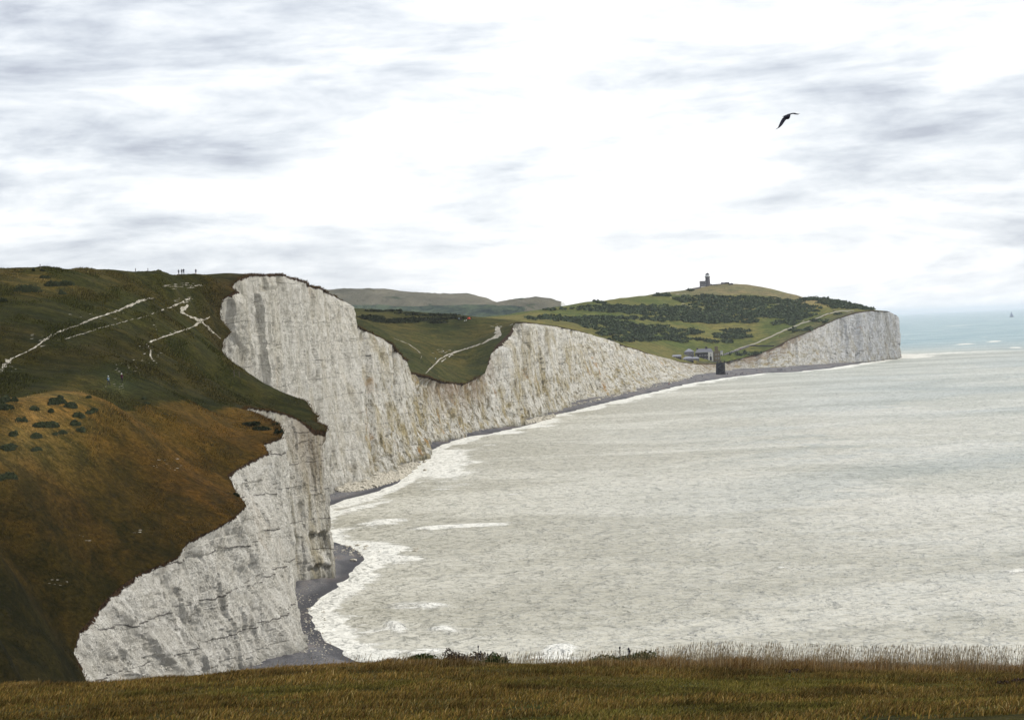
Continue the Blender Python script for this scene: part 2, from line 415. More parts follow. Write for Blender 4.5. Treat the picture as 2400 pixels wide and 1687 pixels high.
rough = fbm(TV[:, 0] / 14, TV[:, 1] / 14, 0, 3, 5) * 0.35 + fbm(TV[:, 0] / 2.2, TV[:, 1] / 3.0, 0, 3, 8) * 0.10
far = np.clip((TV[:, 1] - 900) / 900, 0, 1)
rough = rough * (1 + far * 2.2) * np.clip((TV[:, 1] - 80) / 200, 0.12, 1)
TZ += rough * np.clip(dE / (rad * 0.5), 0, 1)
TZ = np.maximum(TZ, 2.0)
down_v = np.c_[TV, TZ]
bvh = BVHTree.FromPolygons([tuple(v) for v in down_v.tolist()], TF.tolist())
def hit(px, py, dmin=70.0):
    d = ray(px, py); o = CAM + d * dmin
    h = bvh.ray_cast(Vector(o), Vector(d))
    return None if h[0] is None else np.array(h[0])
def ground_z(x, y):
    h = bvh.ray_cast(Vector((x, y, 400)), Vector((0, 0, -1)))
    return h[0].z if h[0] is not None else None

# ---------------------------------------------------------------- materials of the land
def turf_material():
    m = MB('turf', 0.95, 0.05)
    g = m.attr('gcol', True)
    big = m.noise(0.035, 5, 0.6, 0.6, (0.6, 0.9, 1))
    mid = m.noise(0.22, 6, 0.65, 0.4, (0.32, 0.7, 1))
    fin = m.noise(1.6, 6, 0.7, 0.2, (0.42, 0.55, 1))
    vf = m.noise(9, 4, 0.7, 0.0, (1, 0.5, 0.3))
    c = m.mix(m.ss(big, 0.35, 0.65), m.mix(1.0, g, (0.90, 0.98, 0.88), 'MULTIPLY'), m.mix(1.0, g, (1.12, 1.04, 0.98), 'MULTIPLY'))
    c = m.mix(m.ss(mid, 0.36, 0.64), m.mix(1.0, c, (0.60, 0.68, 0.66), 'MULTIPLY'), m.mix(1.0, c, (1.38, 1.28, 1.15), 'MULTIPLY'))
    c = m.mix(m.ss(fin, 0.35, 0.68), m.mix(1.0, c, (0.62, 0.64, 0.6), 'MULTIPLY'), m.mix(1.0, c, (1.42, 1.36, 1.3), 'MULTIPLY'))
    c = m.mix(m.ss(vf, 0.35, 0.68), m.mix(1.0, c, (0.75, 0.75, 0.75), 'MULTIPLY'), m.mix(1.0, c, (1.25, 1.25, 1.2), 'MULTIPLY'))
    # thin green lines of sheep terracettes
    wv = m.noise(0.5, 4, 0.6, 0.8, (0.25, 1.6, 3.0))
    c = m.mix(m.math('MULTIPLY', m.ss(wv, 0.58, 0.68), 0.55), c, (0.016, 0.017, 0.010))
    m.col(c)
    b = m.bump(m.math('ADD', mid, m.math('MULTIPLY', fin, 0.5)), 0.9, 1.4)
    m.bump(vf, 0.5, 0.12, b)
    return m.m
turf = turf_material()

def chalk_material():
    m = MB('chalk', 0.92, 0.08)
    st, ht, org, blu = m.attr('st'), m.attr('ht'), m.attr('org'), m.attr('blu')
    s1 = m.noise(1.0, 7, 0.65, 0.5, (0.11, 0.11, 0.016))
    s2 = m.noise(1.0, 6, 0.70, 0.3, (0.42, 0.42, 0.045))
    s3 = m.noise(1.0, 6, 0.72, 0.2, (1.3, 1.3, 0.20))
    bl = m.noise(0.30, 8, 0.72, 0.6)
    fi = m.noise(1.5, 7, 0.72, 0.4)
    c = m.mix(m.ss(bl, 0.35, 0.65), (0.66, 0.635, 0.565), (0.87, 0.85, 0.785))
    c = m.mix(m.math('MULTIPLY', m.ss(fi, 0.43, 0.33), 0.6), c, (0.26, 0.25, 0.22))
    a1 = m.math('MULTIPLY', m.math('MULTIPLY', m.ss(s1, 0.44, 0.66), st), 1.0, clamp=True)
    c = m.mix(m.math('MULTIPLY', a1, 0.85), c, (0.43, 0.35, 0.17))
    a2 = m.math('MULTIPLY', m.ss(s2, 0.48, 0.64), m.math('ADD', m.math('MULTIPLY', st, 0.95), 0.04), clamp=True)
    c = m.mix(m.math('MULTIPLY', a2, 0.85), c, (0.19, 0.165, 0.095))
    a3 = m.math('MULTIPLY', m.ss(s3, 0.52, 0.66), m.math('ADD', m.math('MULTIPLY', st, 0.75), 0.14), clamp=True)
    c = m.mix(m.math('MULTIPLY', a3, 0.80), c, (0.10, 0.095, 0.08))
    # rust stains that run down from weathered hollows
    o1 = m.noise(1.0, 5, 0.6, 0.6, (0.09, 0.09, 0.022), (0, 0, 0.7))
    c = m.mix(m.math('MULTIPLY', m.ss(o1, 0.60, 0.72), m.math('ADD', m.math('MULTIPLY', st, 0.55), 0.12)), c, (0.42, 0.24, 0.07))
    c = m.mix(m.math('MULTIPLY', org, m.ss(m.noise(0.12, 5, 0.6, 0.5, (1, 1, 0.3)), 0.34, 0.58)), c, (0.24, 0.165, 0.10))
    # flint seams: thin dark broken lines along the bedding
    co = m.n('ShaderNodeSeparateXYZ'); m.l(m.coord(), co.inputs[0])
    zz = m.math('ADD', co.outputs[2], m.math('MULTIPLY', m.noise(0.05, 4, 0.6), 5.0))
    zz = m.math('ADD', zz, m.math('MULTIPLY', fi, 0.5))
    fr = m.math('FRACT', m.math('DIVIDE', zz, 7.3))
    seam = m.math('LESS_THAN', m.math('ABSOLUTE', m.math('SUBTRACT', fr, 0.5)), 0.017)
    seam = m.math('MULTIPLY', seam, m.ss(m.noise(0.10, 5, 0.7), 0.42, 0.50))
    fr2 = m.math('FRACT', m.math('DIVIDE', zz, 2.35))
    seam2 = m.math('LESS_THAN', m.math('ABSOLUTE', m.math('SUBTRACT', fr2, 0.5)), 0.035)
    seam2 = m.math('MULTIPLY', seam2, m.ss(m.noise(0.3, 4, 0.7), 0.56, 0.66))
    c = m.mix(m.math('MULTIPLY', seam, m.math('SUBTRACT', 0.80, m.math('MULTIPLY', m.ss(co.outputs[1], 480.0, 620.0), 0.40))), c, (0.07, 0.065, 0.06))
    c = m.mix(m.math('MULTIPLY', seam2, 0.55), c, (0.16, 0.15, 0.13))
    # hair cracks and joints
    vo = m.n('ShaderNodeTexVoronoi', feature='DISTANCE_TO_EDGE'); vo.inputs['Scale'].default_value = 1.0
    vm = m.n('ShaderNodeVectorMath', operation='ADD')
    ds = m.n('ShaderNodeTexNoise'); ds.inputs['Scale'].default_value = 0.7; m.l(m.coord(), ds.inputs['Vector'])
    dv = m.n('ShaderNodeVectorMath', operation='SCALE'); dv.inputs['Scale'].default_value = 1.4; m.l(ds.outputs['Color'], dv.inputs[0])
    m.l(m.coord((0.30, 0.30, 0.20)), vm.inputs[0]); m.l(dv.outputs[0], vm.inputs[1]); m.l(vm.outputs[0], vo.inputs['Vector'])
    crk = m.math('MULTIPLY', m.ss(vo.outputs['Distance'], 0.035, 0.0), m.ss(m.noise(0.25, 3, 0.6), 0.50, 0.60))
    c = m.mix(m.math('MULTIPLY', crk, 0.55), c, (0.12, 0.115, 0.10))
    c = m.mix(m.math('MULTIPLY', blu, 0.62, None, True), c, m.mix(1.0, c, (0.58, 0.62, 0.72), 'MULTIPLY'))  # blue-grey shade of the far cliffs, put into the chalk colour
    # algae and wet dark foot
    c = m.mix(m.math('MULTIPLY', m.ss(co.outputs[2], 4.0, 1.0), 0.35), c, (0.20, 0.20, 0.16))
    # soil and turf lip
    rim = m.math('ADD', ht, m.math('MULTIPLY', m.noise(0.55, 6, 0.75), -2.6))
    rim = m.math('ADD', rim, 0.65)
    lipw = m.attr('lip')
    rim2 = m.math('SUBTRACT', rim, lipw)
    c = m.mix(m.ss(rim2, 0.1, -0.1), c, m.mix(m.ss(fi, 0.4, 0.6), (0.020, 0.013, 0.009), (0.075, 0.042, 0.022)))
    m.col(c)
    h = m.math('ADD', m.math('MULTIPLY', bl, 1.0), m.math('MULTIPLY', fi, 0.45))
    h = m.math('ADD', h, m.math('MULTIPLY', s2, 0.8))
    h = m.math('SUBTRACT', h, m.math('MULTIPLY', seam, 0.25))
    b = m.bump(h, 1.0, 2.3)
    m.bump(m.math('SUBTRACT', m.noise(2.6, 6, 0.75), m.math('MULTIPLY', crk, 1.2)), 1.0, 0.5, b)
    return m.m
chalk = chalk_material()

def sea_material():
    m = MB('sea_water', 0.3, 0.3)
    foam, deep, murk = m.attr('foam'), m.attr('deep'), m.attr('murk')
    w1 = m.noise(1.0, 5, 0.62, 0.8, (0.060, 0.070, 1), (0, 0, 0.16))
    w2 = m.noise(1.0, 5, 0.62, 0.7, (0.22, 0.26, 1), (0, 0, -0.10))
    w3 = m.noise(1.0, 4, 0.62, 0.4, (0.8, 0.9, 1), (0, 0, 0.1))
    pat = m.noise(1.0, 6, 0.55, 0.8, (0.006, 0.009, 1), (0, 0, 0.35))
    near = m.mix(m.ss(pat, 0.35, 0.65), (0.50, 0.49, 0.43), (0.61, 0.60, 0.56))
    pb = m.noise(1.0, 4, 0.5, 1.0, (0.0035, 0.0028, 1), (0, 0, 0.5))
    near = m.mix(m.ss(pb, 0.38, 0.62), m.mix(1.0, near, (0.80, 0.84, 0.84), 'MULTIPLY'), m.mix(1.0, near, (1.10, 1.08, 1.02), 'MULTIPLY'))  # broad patches of sheen painted into the water colour
    c = m.mix(murk, near, m.mix(m.ss(pat, 0.4, 0.6), (0.44, 0.42, 0.335), (0.60, 0.58, 0.49)))
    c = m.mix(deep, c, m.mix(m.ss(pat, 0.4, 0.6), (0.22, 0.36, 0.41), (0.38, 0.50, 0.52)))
    # shade and light on the faces of the chop, painted into the water colour
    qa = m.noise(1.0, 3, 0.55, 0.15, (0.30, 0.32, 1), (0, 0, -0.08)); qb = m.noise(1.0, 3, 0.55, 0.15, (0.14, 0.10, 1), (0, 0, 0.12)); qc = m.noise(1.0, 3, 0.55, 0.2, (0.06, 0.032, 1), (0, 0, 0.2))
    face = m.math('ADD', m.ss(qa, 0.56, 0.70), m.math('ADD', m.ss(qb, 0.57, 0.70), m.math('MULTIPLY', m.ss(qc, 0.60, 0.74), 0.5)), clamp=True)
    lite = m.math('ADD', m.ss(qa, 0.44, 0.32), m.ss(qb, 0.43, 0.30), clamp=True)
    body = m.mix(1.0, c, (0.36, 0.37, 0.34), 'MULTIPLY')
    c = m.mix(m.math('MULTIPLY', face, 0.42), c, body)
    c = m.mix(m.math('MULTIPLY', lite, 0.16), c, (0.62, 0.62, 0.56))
    # foam
    f1 = m.noise(1.0, 7, 0.68, 0.9, (0.13, 0.15, 1), (0, 0, 0.2))
    f2 = m.noise(1.0, 5, 0.7, 0.5, (0.8, 1.6, 1))
    fm = m.math('ADD', m.math('MULTIPLY', f1, 0.75), m.math('MULTIPLY', f2, 0.25))
    fm = m.math('ADD', m.math('MULTIPLY', m.math('SUBTRACT', fm, 0.5), 1.9), m.math('MULTIPLY', foam, 0.62))
    fk = m.ss(fm, 0.30, 0.44)
    fk = m.math('MULTIPLY', fk, m.ss(foam, 0.02, 0.15))
    c2 = m.mix(fk, c, (0.80, 0.795, 0.74))
    b = m.bump(m.math('ADD', w1, m.math('MULTIPLY', qb, -0.8)), 1.0, 4.0)
    b = m.bump(m.math('SUBTRACT', w2, m.math('MULTIPLY', qa, 0.8)), 1.0, 2.2, b)
    b = m.bump(m.math('ADD', w3, m.math('MULTIPLY', fk, 0.5)), 0.8, 0.45, b)
    m.t.nodes.remove(m.b)
    out = m.t.nodes['Material Output']
    di = m.n('ShaderNodeBsdfDiffuse'); m.l(c2, di.inputs[0]); m.l(b, di.inputs['Normal'])
    gl = m.n('ShaderNodeBsdfGlossy'); gl.inputs['Roughness'].default_value = 0.28; m.l(b, gl.inputs['Normal'])
    fr = m.n('ShaderNodeFresnel'); fr.inputs[0].default_value = 1.33; m.l(b, fr.inputs['Normal'])
    fac = m.math('MINIMUM', m.math('MULTIPLY', fr.outputs[0], 0.85), 0.5)
    fac = m.math('MULTIPLY', fac, m.math('SUBTRACT', 1.0, m.math('MULTIPLY', fk, 0.9)))
    mx = m.n('ShaderNodeMixShader'); m.l(fac, mx.inputs[0]); m.l(di.outputs[0], mx.inputs[1]); m.l(gl.outputs[0], mx.inputs[2])
    m.l(mx.outputs[0], out.inputs[0])
    return m.m
sea_mat = sea_material()

def shingle_material():
    m = MB('shingle', 0.8, 0.3)
    wet = m.attr('wet')
    n1 = m.noise(0.12, 5, 0.6, 0.5, (1, 0.35, 1)); n2 = m.noise(2.2, 5, 0.8)
    n3 = m.noise(0.6, 7, 0.9)
    c = m.mix(m.ss(n1, 0.35, 0.65), (0.060, 0.060, 0.068), (0.150, 0.147, 0.150))
    c = m.mix(m.ss(n2, 0.3, 0.7), m.mix(1.0, c, (0.4, 0.4, 0.4), 'MULTIPLY'), m.mix(1.0, c, (1.7, 1.7, 1.7), 'MULTIPLY'))
    c = m.mix(m.math('MULTIPLY', m.ss(n1, 0.50, 0.62), 0.5), c, (0.12, 0.085, 0.07))
    c = m.mix(m.math('MULTIPLY', m.ss(n3, 0.585, 0.64), m.math('SUBTRACT', 1.0, wet)), c, (0.50, 0.48, 0.45))
    c = m.mix(m.math('MULTIPLY', wet, 0.75), c, (0.026, 0.026, 0.033))
    m.col(c); m.bump(m.math('ADD', n2, n3), 0.8, 0.2)
    return m.m
shingle = shingle_material()

# ---------------------------------------------------------------- colours of the turf (what grows there)
pxs, pys = [], []
dv = down_v - CAM
kk = FPX / np.maximum(dv @ FWD, 1.0)
vpx = CX + kk * (dv @ RIGHT); vpy = CY - kk * (dv @ UP)
X_, Y_ = down_v[:, 0], down_v[:, 1]
def S(v, a, b):
    t = np.clip((v - a) / (b - a), 0, 1); return t * t * (3 - 2 * t)
def mixc(a, b, t): return a * (1 - t[:, None]) + np.array(b) * t[:, None]
n_big = fbm(X_ / 40, Y_ / 60, 0, 4, 21)
n_med = fbm(X_ / 9, Y_ / 22, 0, 4, 22)
col = np.tile(np.array([0.030, 0.029, 0.0095]), (len(X_), 1))                    # green-brown down
col = mixc(col, (0.048, 0.034, 0.0115), S(n_med, -0.2, 0.7) * 0.5)
# near plateau: dry red-brown grass towards its crest, greener at its low end
crest = np.interp(X_, [-140, -97, -77, -66, -58, -40], [372, 388, 404, 446, 470, 500])
plat = S(Y_, 225, 250) * S(Y_, crest + 4, crest - 1)
dryness = S(Y_ - np.interp(X_, [-110, -60, -40], [285, 365, 400]), -40, 50)
pc = mixc(np.tile(np.array([0.016, 0.0150, 0.0048]), (len(X_), 1)), (0.054, 0.0345, 0.0098), dryness * (0.75 + 0.25 * S(n_med, -0.5, 0.5)))
edge_n = S(dE, 14, 3) * S(Y_, 360, 400)
pc = mixc(pc, (0.078, 0.044, 0.0120), edge_n * 0.7 * S(n_big, -0.6, 0.3))
pc = mixc(pc, (0.150, 0.105, 0.048), S(X_, -66, -86) * S(Y_, 328, 345) * S(fbm(X_ / 11, Y_ / 22, 0, 2, 24), -0.5, 0.4) * S(X_, -66, -90) * S(Y_, 326, 350) * 0.7)
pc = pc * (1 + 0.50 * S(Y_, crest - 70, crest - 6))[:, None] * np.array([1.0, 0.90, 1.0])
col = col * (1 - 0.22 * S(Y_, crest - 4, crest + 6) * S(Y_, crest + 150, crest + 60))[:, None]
col = mixc(col, 0, plat * 0) * (1 - plat[:, None]) + pc * plat[:, None]
# dry tan patch below the skyline on the left
tan_p = np.exp(-(((vpx - 130) / 130) ** 2 + ((vpy - 655) / 26) ** 2)) * (Y_ < 620) * (Y_ > 480)
col = mixc(col, (0.105, 0.074, 0.034), tan_p * S(n_med, -0.5, 0.3) * 0.95)
brn = np.exp(-(((vpx - 230) / 160) ** 2 + ((vpy - 905) / 24) ** 2)) * (Y_ > crest + 4) * (Y_ < 560)
col = mixc(col, (0.070, 0.050, 0.019), brn * S(n_med, -0.4, 0.4) * 0.9)
col = mixc(col, (0.046, 0.050, 0.030), np.exp(-(((vpx - 275) / 40) ** 2 + ((vpy - 905) / 30) ** 2)) * (Y_ > crest + 2) * (Y_ < 560) * 0.7)
# turf near the brink
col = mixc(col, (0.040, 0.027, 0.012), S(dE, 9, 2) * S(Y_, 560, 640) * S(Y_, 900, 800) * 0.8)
# foreground
fg = S(Y_, 120, 90)
fc = mixc(np.tile(np.array([0.055, 0.041, 0.012]), (len(X_), 1)), (0.046, 0.046, 0.010), S(fbm(X_ / 5, Y_ / 6, 0, 3, 31), -0.3, 0.5) * 0.9)
col = col * (1 - fg[:, None]) + fc * fg[:, None]
# valley slopes
mv = S(Y_, 1050, 1110) * S(Y_, 2000, 1900)
mc = mixc(np.tile(np.array([0.036, 0.038, 0.018]), (len(X_), 1)), (0.070, 0.060, 0.026), S(n_big + (Y_ - 1330) / 260, -0.3, 1.1) * 0.8)
col = col * (1 - mv[:, None]) + mc * mv[:, None]
# headland
hd = S(Y_, 2000, 2150)
nb = fbm(X_ / 60, Y_ / 160, 0, 4, 41)
hc = mixc(np.tile(np.array([0.080, 0.100, 0.034]), (len(X_), 1)), (0.150, 0.142, 0.055), S(nb, -0.3, 0.7) * 0.8)
hc = mixc(hc, (0.135, 0.118, 0.048), S(Y_, 2560, 2440) * 0.55)
hilltop = S(vpy - np.interp(vpx, [1500, 1640, 1760, 1860, 1950], [688, 692, 690, 706, 716]), 3, -3) * S(Y_, 2850, 2950)
hc = mixc(hc, (0.165, 0.150, 0.100), hilltop * 0.9)
hc = mixc(hc, (0.235, 0.185, 0.090), np.exp(-(((vpx - 1885) / 45) ** 2 + ((vpy - 712) / 9) ** 2)) * hd * 0.9)
# grazed grey-green strip between the track and the brink
tr = np.interp(vpx, [1700, 1790, 1850, 1930, 1970, 2010], [834, 812, 782, 748, 732, 728])
hc = mixc(hc, (0.100, 0.098, 0.062), S(vpy - tr, -1, 3) * S(vpx, 1790, 1830) * (Y_ > 2400) * 0.85)
col = col * (1 - hd[:, None]) + hc * hd[:, None]
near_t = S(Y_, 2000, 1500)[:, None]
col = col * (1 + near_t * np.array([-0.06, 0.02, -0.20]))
col = np.clip(col, 0.002, 1)
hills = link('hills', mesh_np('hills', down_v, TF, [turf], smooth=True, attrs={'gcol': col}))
tag(hills, kind='structure')

# ---------------------------------------------------------------- the chalk cliffs
def build_cliffs():
    n = len(TE); Mr = 150
    v = np.linspace(0, 1, Mr)
    v = np.r_[-0.06, v]
    uu = us
    H = TE[:, 2] - FE[:, 2]
    Vx = np.zeros((n, len(v), 3))
    prof = v + 0.0
    for j, t in enumerate(v):
        tt = np.clip(t, 0, 1)
        # a little concave: steeper above, talus-like at the foot
        w_ = tt + 0.10 * math.sin(math.pi * tt) * (1 - tt)
        Vx[:, j, :2] = FE[:, :2] * (1 - w_) + TE[:, :2] * w_
        Vx[:, j, 2] = FE[:, 2] + H * t
    z = Vx[:, :, 2]; a = arc[:, None]
    D = FE[:, 1][:, None]
    X3, Y3 = Vx[:, :, 0], Vx[:, :, 1]
    big = np.interp(D[:, 0], [300, 600, 900, 2600], [0.6, 0.9, 1.3, 2.6])[:, None]
    farw = S(D, 1200, 2400)
    d = 1.5 * big * fbm(a / 30, z / 160, 0, 3, 51)
    r = 1 - np.abs(fbm(a / 11, z / 95, 0.4, 3, 52)) * 1.6
    d += 1.15 * big * r
    fold = np.interp(D[:, 0], [560, 720, 1200, 2000, 2500], [0, 2.4, 3.2, 3.6, 5.0])[:, None]
    d += fold * (1 - np.abs(fbm(a / 26, z / 200, 0.7, 3, 66)) * 1.9)
    for (u0, am, wd_) in ((48.5, 3.0, .5), (53.7, 6.5, .5), (55.2, -7.0, .45), (57.0, 2.5, .4), (58.4, -2.5, .4), (60.0, 3.5, .5), (61.8, -4.5, .5), (65.0, -4, 1.0), (67.6, 5, .7), (69.1, -6, .35), (70.2, 4, .35), (72.3, 5, .5), (73.2, -4, .4), (75.5, 4, .5), (78.6, 5, .4), (79.4, -5, .5), (87.0, 4, .3), (89.4, 6, .25), (90.4, -5, .25), (91.5, 6, .3), (92.4, -5, .3)):
        d += am * np.exp(-((uu[:, None] + 0.10 * fbm(z / 18, u0, 0, 2, 68) - u0) / wd_) ** 2)
    d += 0.50 * big * (1 - np.abs(fbm(a / 3.6, z / 30, 0.9, 3, 53)) * 1.6)
    d += 0.30 * fbm(a / 2.0, z / 4.5, 0, 4, 54)
    d += 0.30 * big * (1 - np.abs(fbm(a / 1.5, z / 16, 0.2, 3, 55)) * 1.6)
    d += 0.20 * np.abs(fbm(a / 0.9, z / 1.6, 0, 3, 57))
    # joint-bounded panels, each facing a little differently
    def panels(w_, hgt, A, sd):
        c_ = (a + 0.25 * w_ * fbm(z / (hgt * .5), a / (w_ * 3), 0, 2, sd)) / w_
        r_ = np.floor(z / hgt + 0.5 * vnoise(a / (w_ * 1.5), 0, 0, sd + 1))
        ci = np.floor(c_); fr_ = c_ - ci
        return A * (0.55 * _h(ci, r_, ci * 0, sd + 2) + (fr_ - 0.5) * 1.5 * _h(ci, r_, ci * 0 + 1, sd + 3))
    mid_ = S(D, 520, 800)
    d += panels(3.1, 7, 0.34, 201) * (1 - 0.5 * mid_) + panels(7.5, 18, 0.55, 205)
    d += mid_ * panels(15, 60, 1.9, 209) + farw * panels(34, 160, 3.2, 213)
    # beds stand out or are cut back
    bed = z + 1.2 * fbm(a / 40, 0, 0, 2, 58)
    d += 0.14 * np.sign(np.sin(bed / 2.35 * math.pi)) * (fbm(a / 9, bed / 4.0, 0, 2, 59) > 0.25)
    # the nearest faces are blocky, with slanting ribs
    nearw = S(D, 470, 380)
    rib = 1 - np.abs(fbm((a + z * 0.75) / 13, (z - a * 0.2) / 40, 0, 3, 60)) * 2
    blk = np.round(fbm(a / 7, z / 5, 0, 2, 61) * 3) / 3
    d += nearw * (1.2 * rib + 0.35 * blk + 0.22 * np.abs(fbm(a / 2.2, z / 3.0, 0, 3, 62)) + 0.18 * (1 - np.abs(fbm(a / 1.1 + z * 0.3, z / 1.5, 0.3, 3, 67)) * 2))
    # undercut at the foot of the second headland, and an overhang above it
    uw = S(uu, 29.5, 30.3) * S(uu, 33.6, 33.0)
    uw = uw[:, None]
    uw = np.clip(uw * (1 + 0.8 * fbm(a / 4, z / 5, 0, 2, 69)), 0, 1)
    d -= uw * 1.5 * S(z, 12.6 + 1.6 * fbm(a / 3, 0, 0, 2, 63), 11.8) * S(z, 2.0, 9.5)
    d -= S(uu, 29.3, 30.0)[:, None] * S(uu, 32.6, 31.0)[:, None] * 2.2 * S(z, 5.0 + fbm(a / 2, 0, 0, 2, 64), 3.4)
    d -= fold * 0.65
    d -= nearw * 1.5 * np.clip(1 - (z - FE[:, 2][:, None]) / (H[:, None] * 0.8), 0, 1)
    d -= nearw * 0.5
    ft = np.clip((TE[:, 2][:, None] - z) / 3.5, 0, 1) ** 0.7
    d = (d - 1.6) * ft
    d += 1.3 * np.clip(1 - (z - FE[:, 2][:, None]) / (H[:, None] * 0.12 + 1), 0, 1) * S(D, 500, 700)
    Vx[:, :, 0] += OUT[:, 0][:, None] * d; Vx[:, :, 1] += OUT[:, 1][:, None] * d
    Vx[:, 0, 2] = -2.5
    mcols = len(v)
    idx = np.arange(n * mcols).reshape(n, mcols)
    F = np.stack([idx[:-1, :-1], idx[1:, :-1], idx[1:, 1:], idx[:-1, 1:]], -1).reshape(-1, 4)
    st_u = [0, 8, 17, 24, 26, 29, 33, 44, 50, 53, 56, 60, 64, 66, 68, 72, 76, 79, 82, 84, 86, 90, 93, 96, 100]
    st_v = [.2, .04, .04, .08, .25, .60, .65, .28, .30, .42, .8, 1.15, 1.15, .95, .8, .95, .8, .95, 1, .7, .5, .5, .6, 1.2, .8]
    st = np.interp(uu, st_u, st_v)[:, None] * (0.75 + 0.5 * S(z, 60, 5))
    ht = TE[:, 2][:, None] - z
    org = np.interp(uu, [0, 28, 30, 33, 35, 58, 62, 63.5, 65, 67, 74, 77, 80, 83, 85, 100], [0, 0, .5, .7, 0, 0, .35, .95, .9, 0, 0, .75, 1, 1, 0, 0])
    reach = np.interp(uu, [0, 35, 50, 60, 62, 66, 70, 76, 84, 100], [12, 10, 4, 6, 9, 12, 3, 6, 7, 3])
    org = org[:, None] * np.clip(1 - ht / (reach[:, None] * 2.2), 0, 1)
    lip = np.interp(uu, [0, 8, 26, 30, 31, 33, 34, 52, 53, 62, 66, 72, 80, 84, 90, 94, 96, 100],
                    [.6, .5, .4, .5, 1.3, 1.5, .7, .6, .5, .6, 1.0, .5, 1.2, 1.4, 1.2, 1.0, 2.0, 2])[:, None] - 0.6 + ht * 0
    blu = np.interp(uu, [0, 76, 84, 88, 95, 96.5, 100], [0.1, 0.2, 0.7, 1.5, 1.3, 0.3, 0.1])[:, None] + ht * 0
    fl = lambda q: np.broadcast_to(q, z.shape).ravel()
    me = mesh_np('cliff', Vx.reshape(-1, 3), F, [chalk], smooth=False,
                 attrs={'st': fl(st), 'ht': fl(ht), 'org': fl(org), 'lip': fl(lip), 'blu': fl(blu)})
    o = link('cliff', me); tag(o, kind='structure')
    return Vx
CLV = build_cliffs()

# ---------------------------------------------------------------- shore
WL = [('w', 60, 120), ('w', 40, 170), ('w', 15, 230), ('w', -5, 290), (1150, 1690), (975, 1592), (870, 1542), (779, 1497), (752, 1466), (741, 1431), (762, 1403),
 (797, 1379), (832, 1351), (870, 1309), (858, 1288), (797, 1271), ('w', -53, 628), ('w', -62, 650), ('w', -69, 690), ('w', -69, 740), (790, 1182),
 (824, 1169), (866, 1159), (905, 1146), (944, 1131), (975, 1104), (995, 1080), (1008, 1062), (1022, 1052), (1060, 1036), (1100, 1024), (1147, 1018), (1204, 1005), (1267, 991),
 (1279, 984), (1276, 979), (1300, 973), (1351, 962), (1440, 940), (1544, 916), (1623, 898), (1704, 885), (1796, 874), (1861, 872), (1940, 864),
 (2018, 852), (2096, 839.5), (2108, 837), ('w', 548, 3080), ('w', 530, 3300), ('w', 430, 3560)]
wl = np.array([[w[1], w[2]] if w[0] == 'w' else W(w[0], w[1], 0)[:2] for w in WL])
def resample(A, step):
    s = np.r_[0, np.cumsum(np.linalg.norm(np.diff(A, axis=0), axis=1))]
    out = []
    for i in range(len(A) - 1):
        L = s[i + 1] - s[i]; k = max(1, int(L / step(A[i, 1])))
        out += [A[i] + (A[i + 1] - A[i]) * j / k for j in range(k)]
    return np.array(out + [A[-1]])
WLd = resample(wl, lambda y: max(0.8, y * 0.002))
WLd = smooth(np.c_[WLd, np.zeros(len(WLd))], 3)[:, :2]
wa = np.arange(len(WLd))
WLd[:, 0] += fbm(wa / 6.0, 0, 0, 3, 71) * (WLd[:, 1] * 0.0009 + 0.2)
WLd[:, 1] += fbm(wa / 7.0, 5, 0, 3, 72) * (WLd[:, 1] * 0.002)
foot_in = FE[::4, :2] - OUT[::4] * 4.0
foot_in = foot_in[foot_in[:, 1] > 100]
bp = np.vstack([WLd, foot_in[::-1]])
bx, by = [], []
Db = 90 * np.exp(np.arange(0, 700) * 0.0065); Db = Db[Db < 3500]
sb = np.arange(-0.16, 0.2, 0.0028)
BX = (Db[:, None] * sb[None]).ravel(); BY = np.repeat(Db, len(sb))
kp = in_poly(BX, BY, bp); BX, BY = BX[kp], BY[kp]
d_, _ = near_poly(np.c_[BX, BY], bp); kp = d_ > BY * 0.0012; BX, BY = BX[kp], BY[kp]
nb_ = len(bp)
cb = delaunay_2d_cdt([Vector((float(a), float(b))) for a, b in np.vstack([bp, np.c_[BX, BY]])], [(i, (i + 1) % nb_) for i in range(nb_)], [], 1, 1e-5)
BV = np.array([(q.x, q.y) for q in cb[0]]); BF = np.array([f for f in cb[2] if len(f) == 3])
bd, _ = near_poly(BV, WLd)
bz = -0.25 + 2.6 * (1 - np.exp(-bd / 16)) + fbm(BV[:, 0] / 6, BV[:, 1] / 9, 0, 3, 75) * 0.18 * S(bd, 1, 6)
bz += 0.35 * np.exp(-((bd - 9) / 1.8) ** 2)
wetf = S(bd, 7 + 2 * fbm(BV[:, 0] / 9, BV[:, 1] / 9, 0, 2, 76), 3)
beach_v = np.c_[BV, bz]
beach = link('beach', mesh_np('beach', beach_v, BF, [shingle], smooth=True, attrs={'wet': wetf})); tag(beach, kind='structure')
bbvh = BVHTree.FromPolygons([tuple(v) for v in beach_v.tolist()], BF.tolist())
def hit_beach(px, py):
    d = ray(px, py); h = bbvh.ray_cast(Vector(CAM), Vector(d))
    return None if h[0] is None else np.array(h[0])

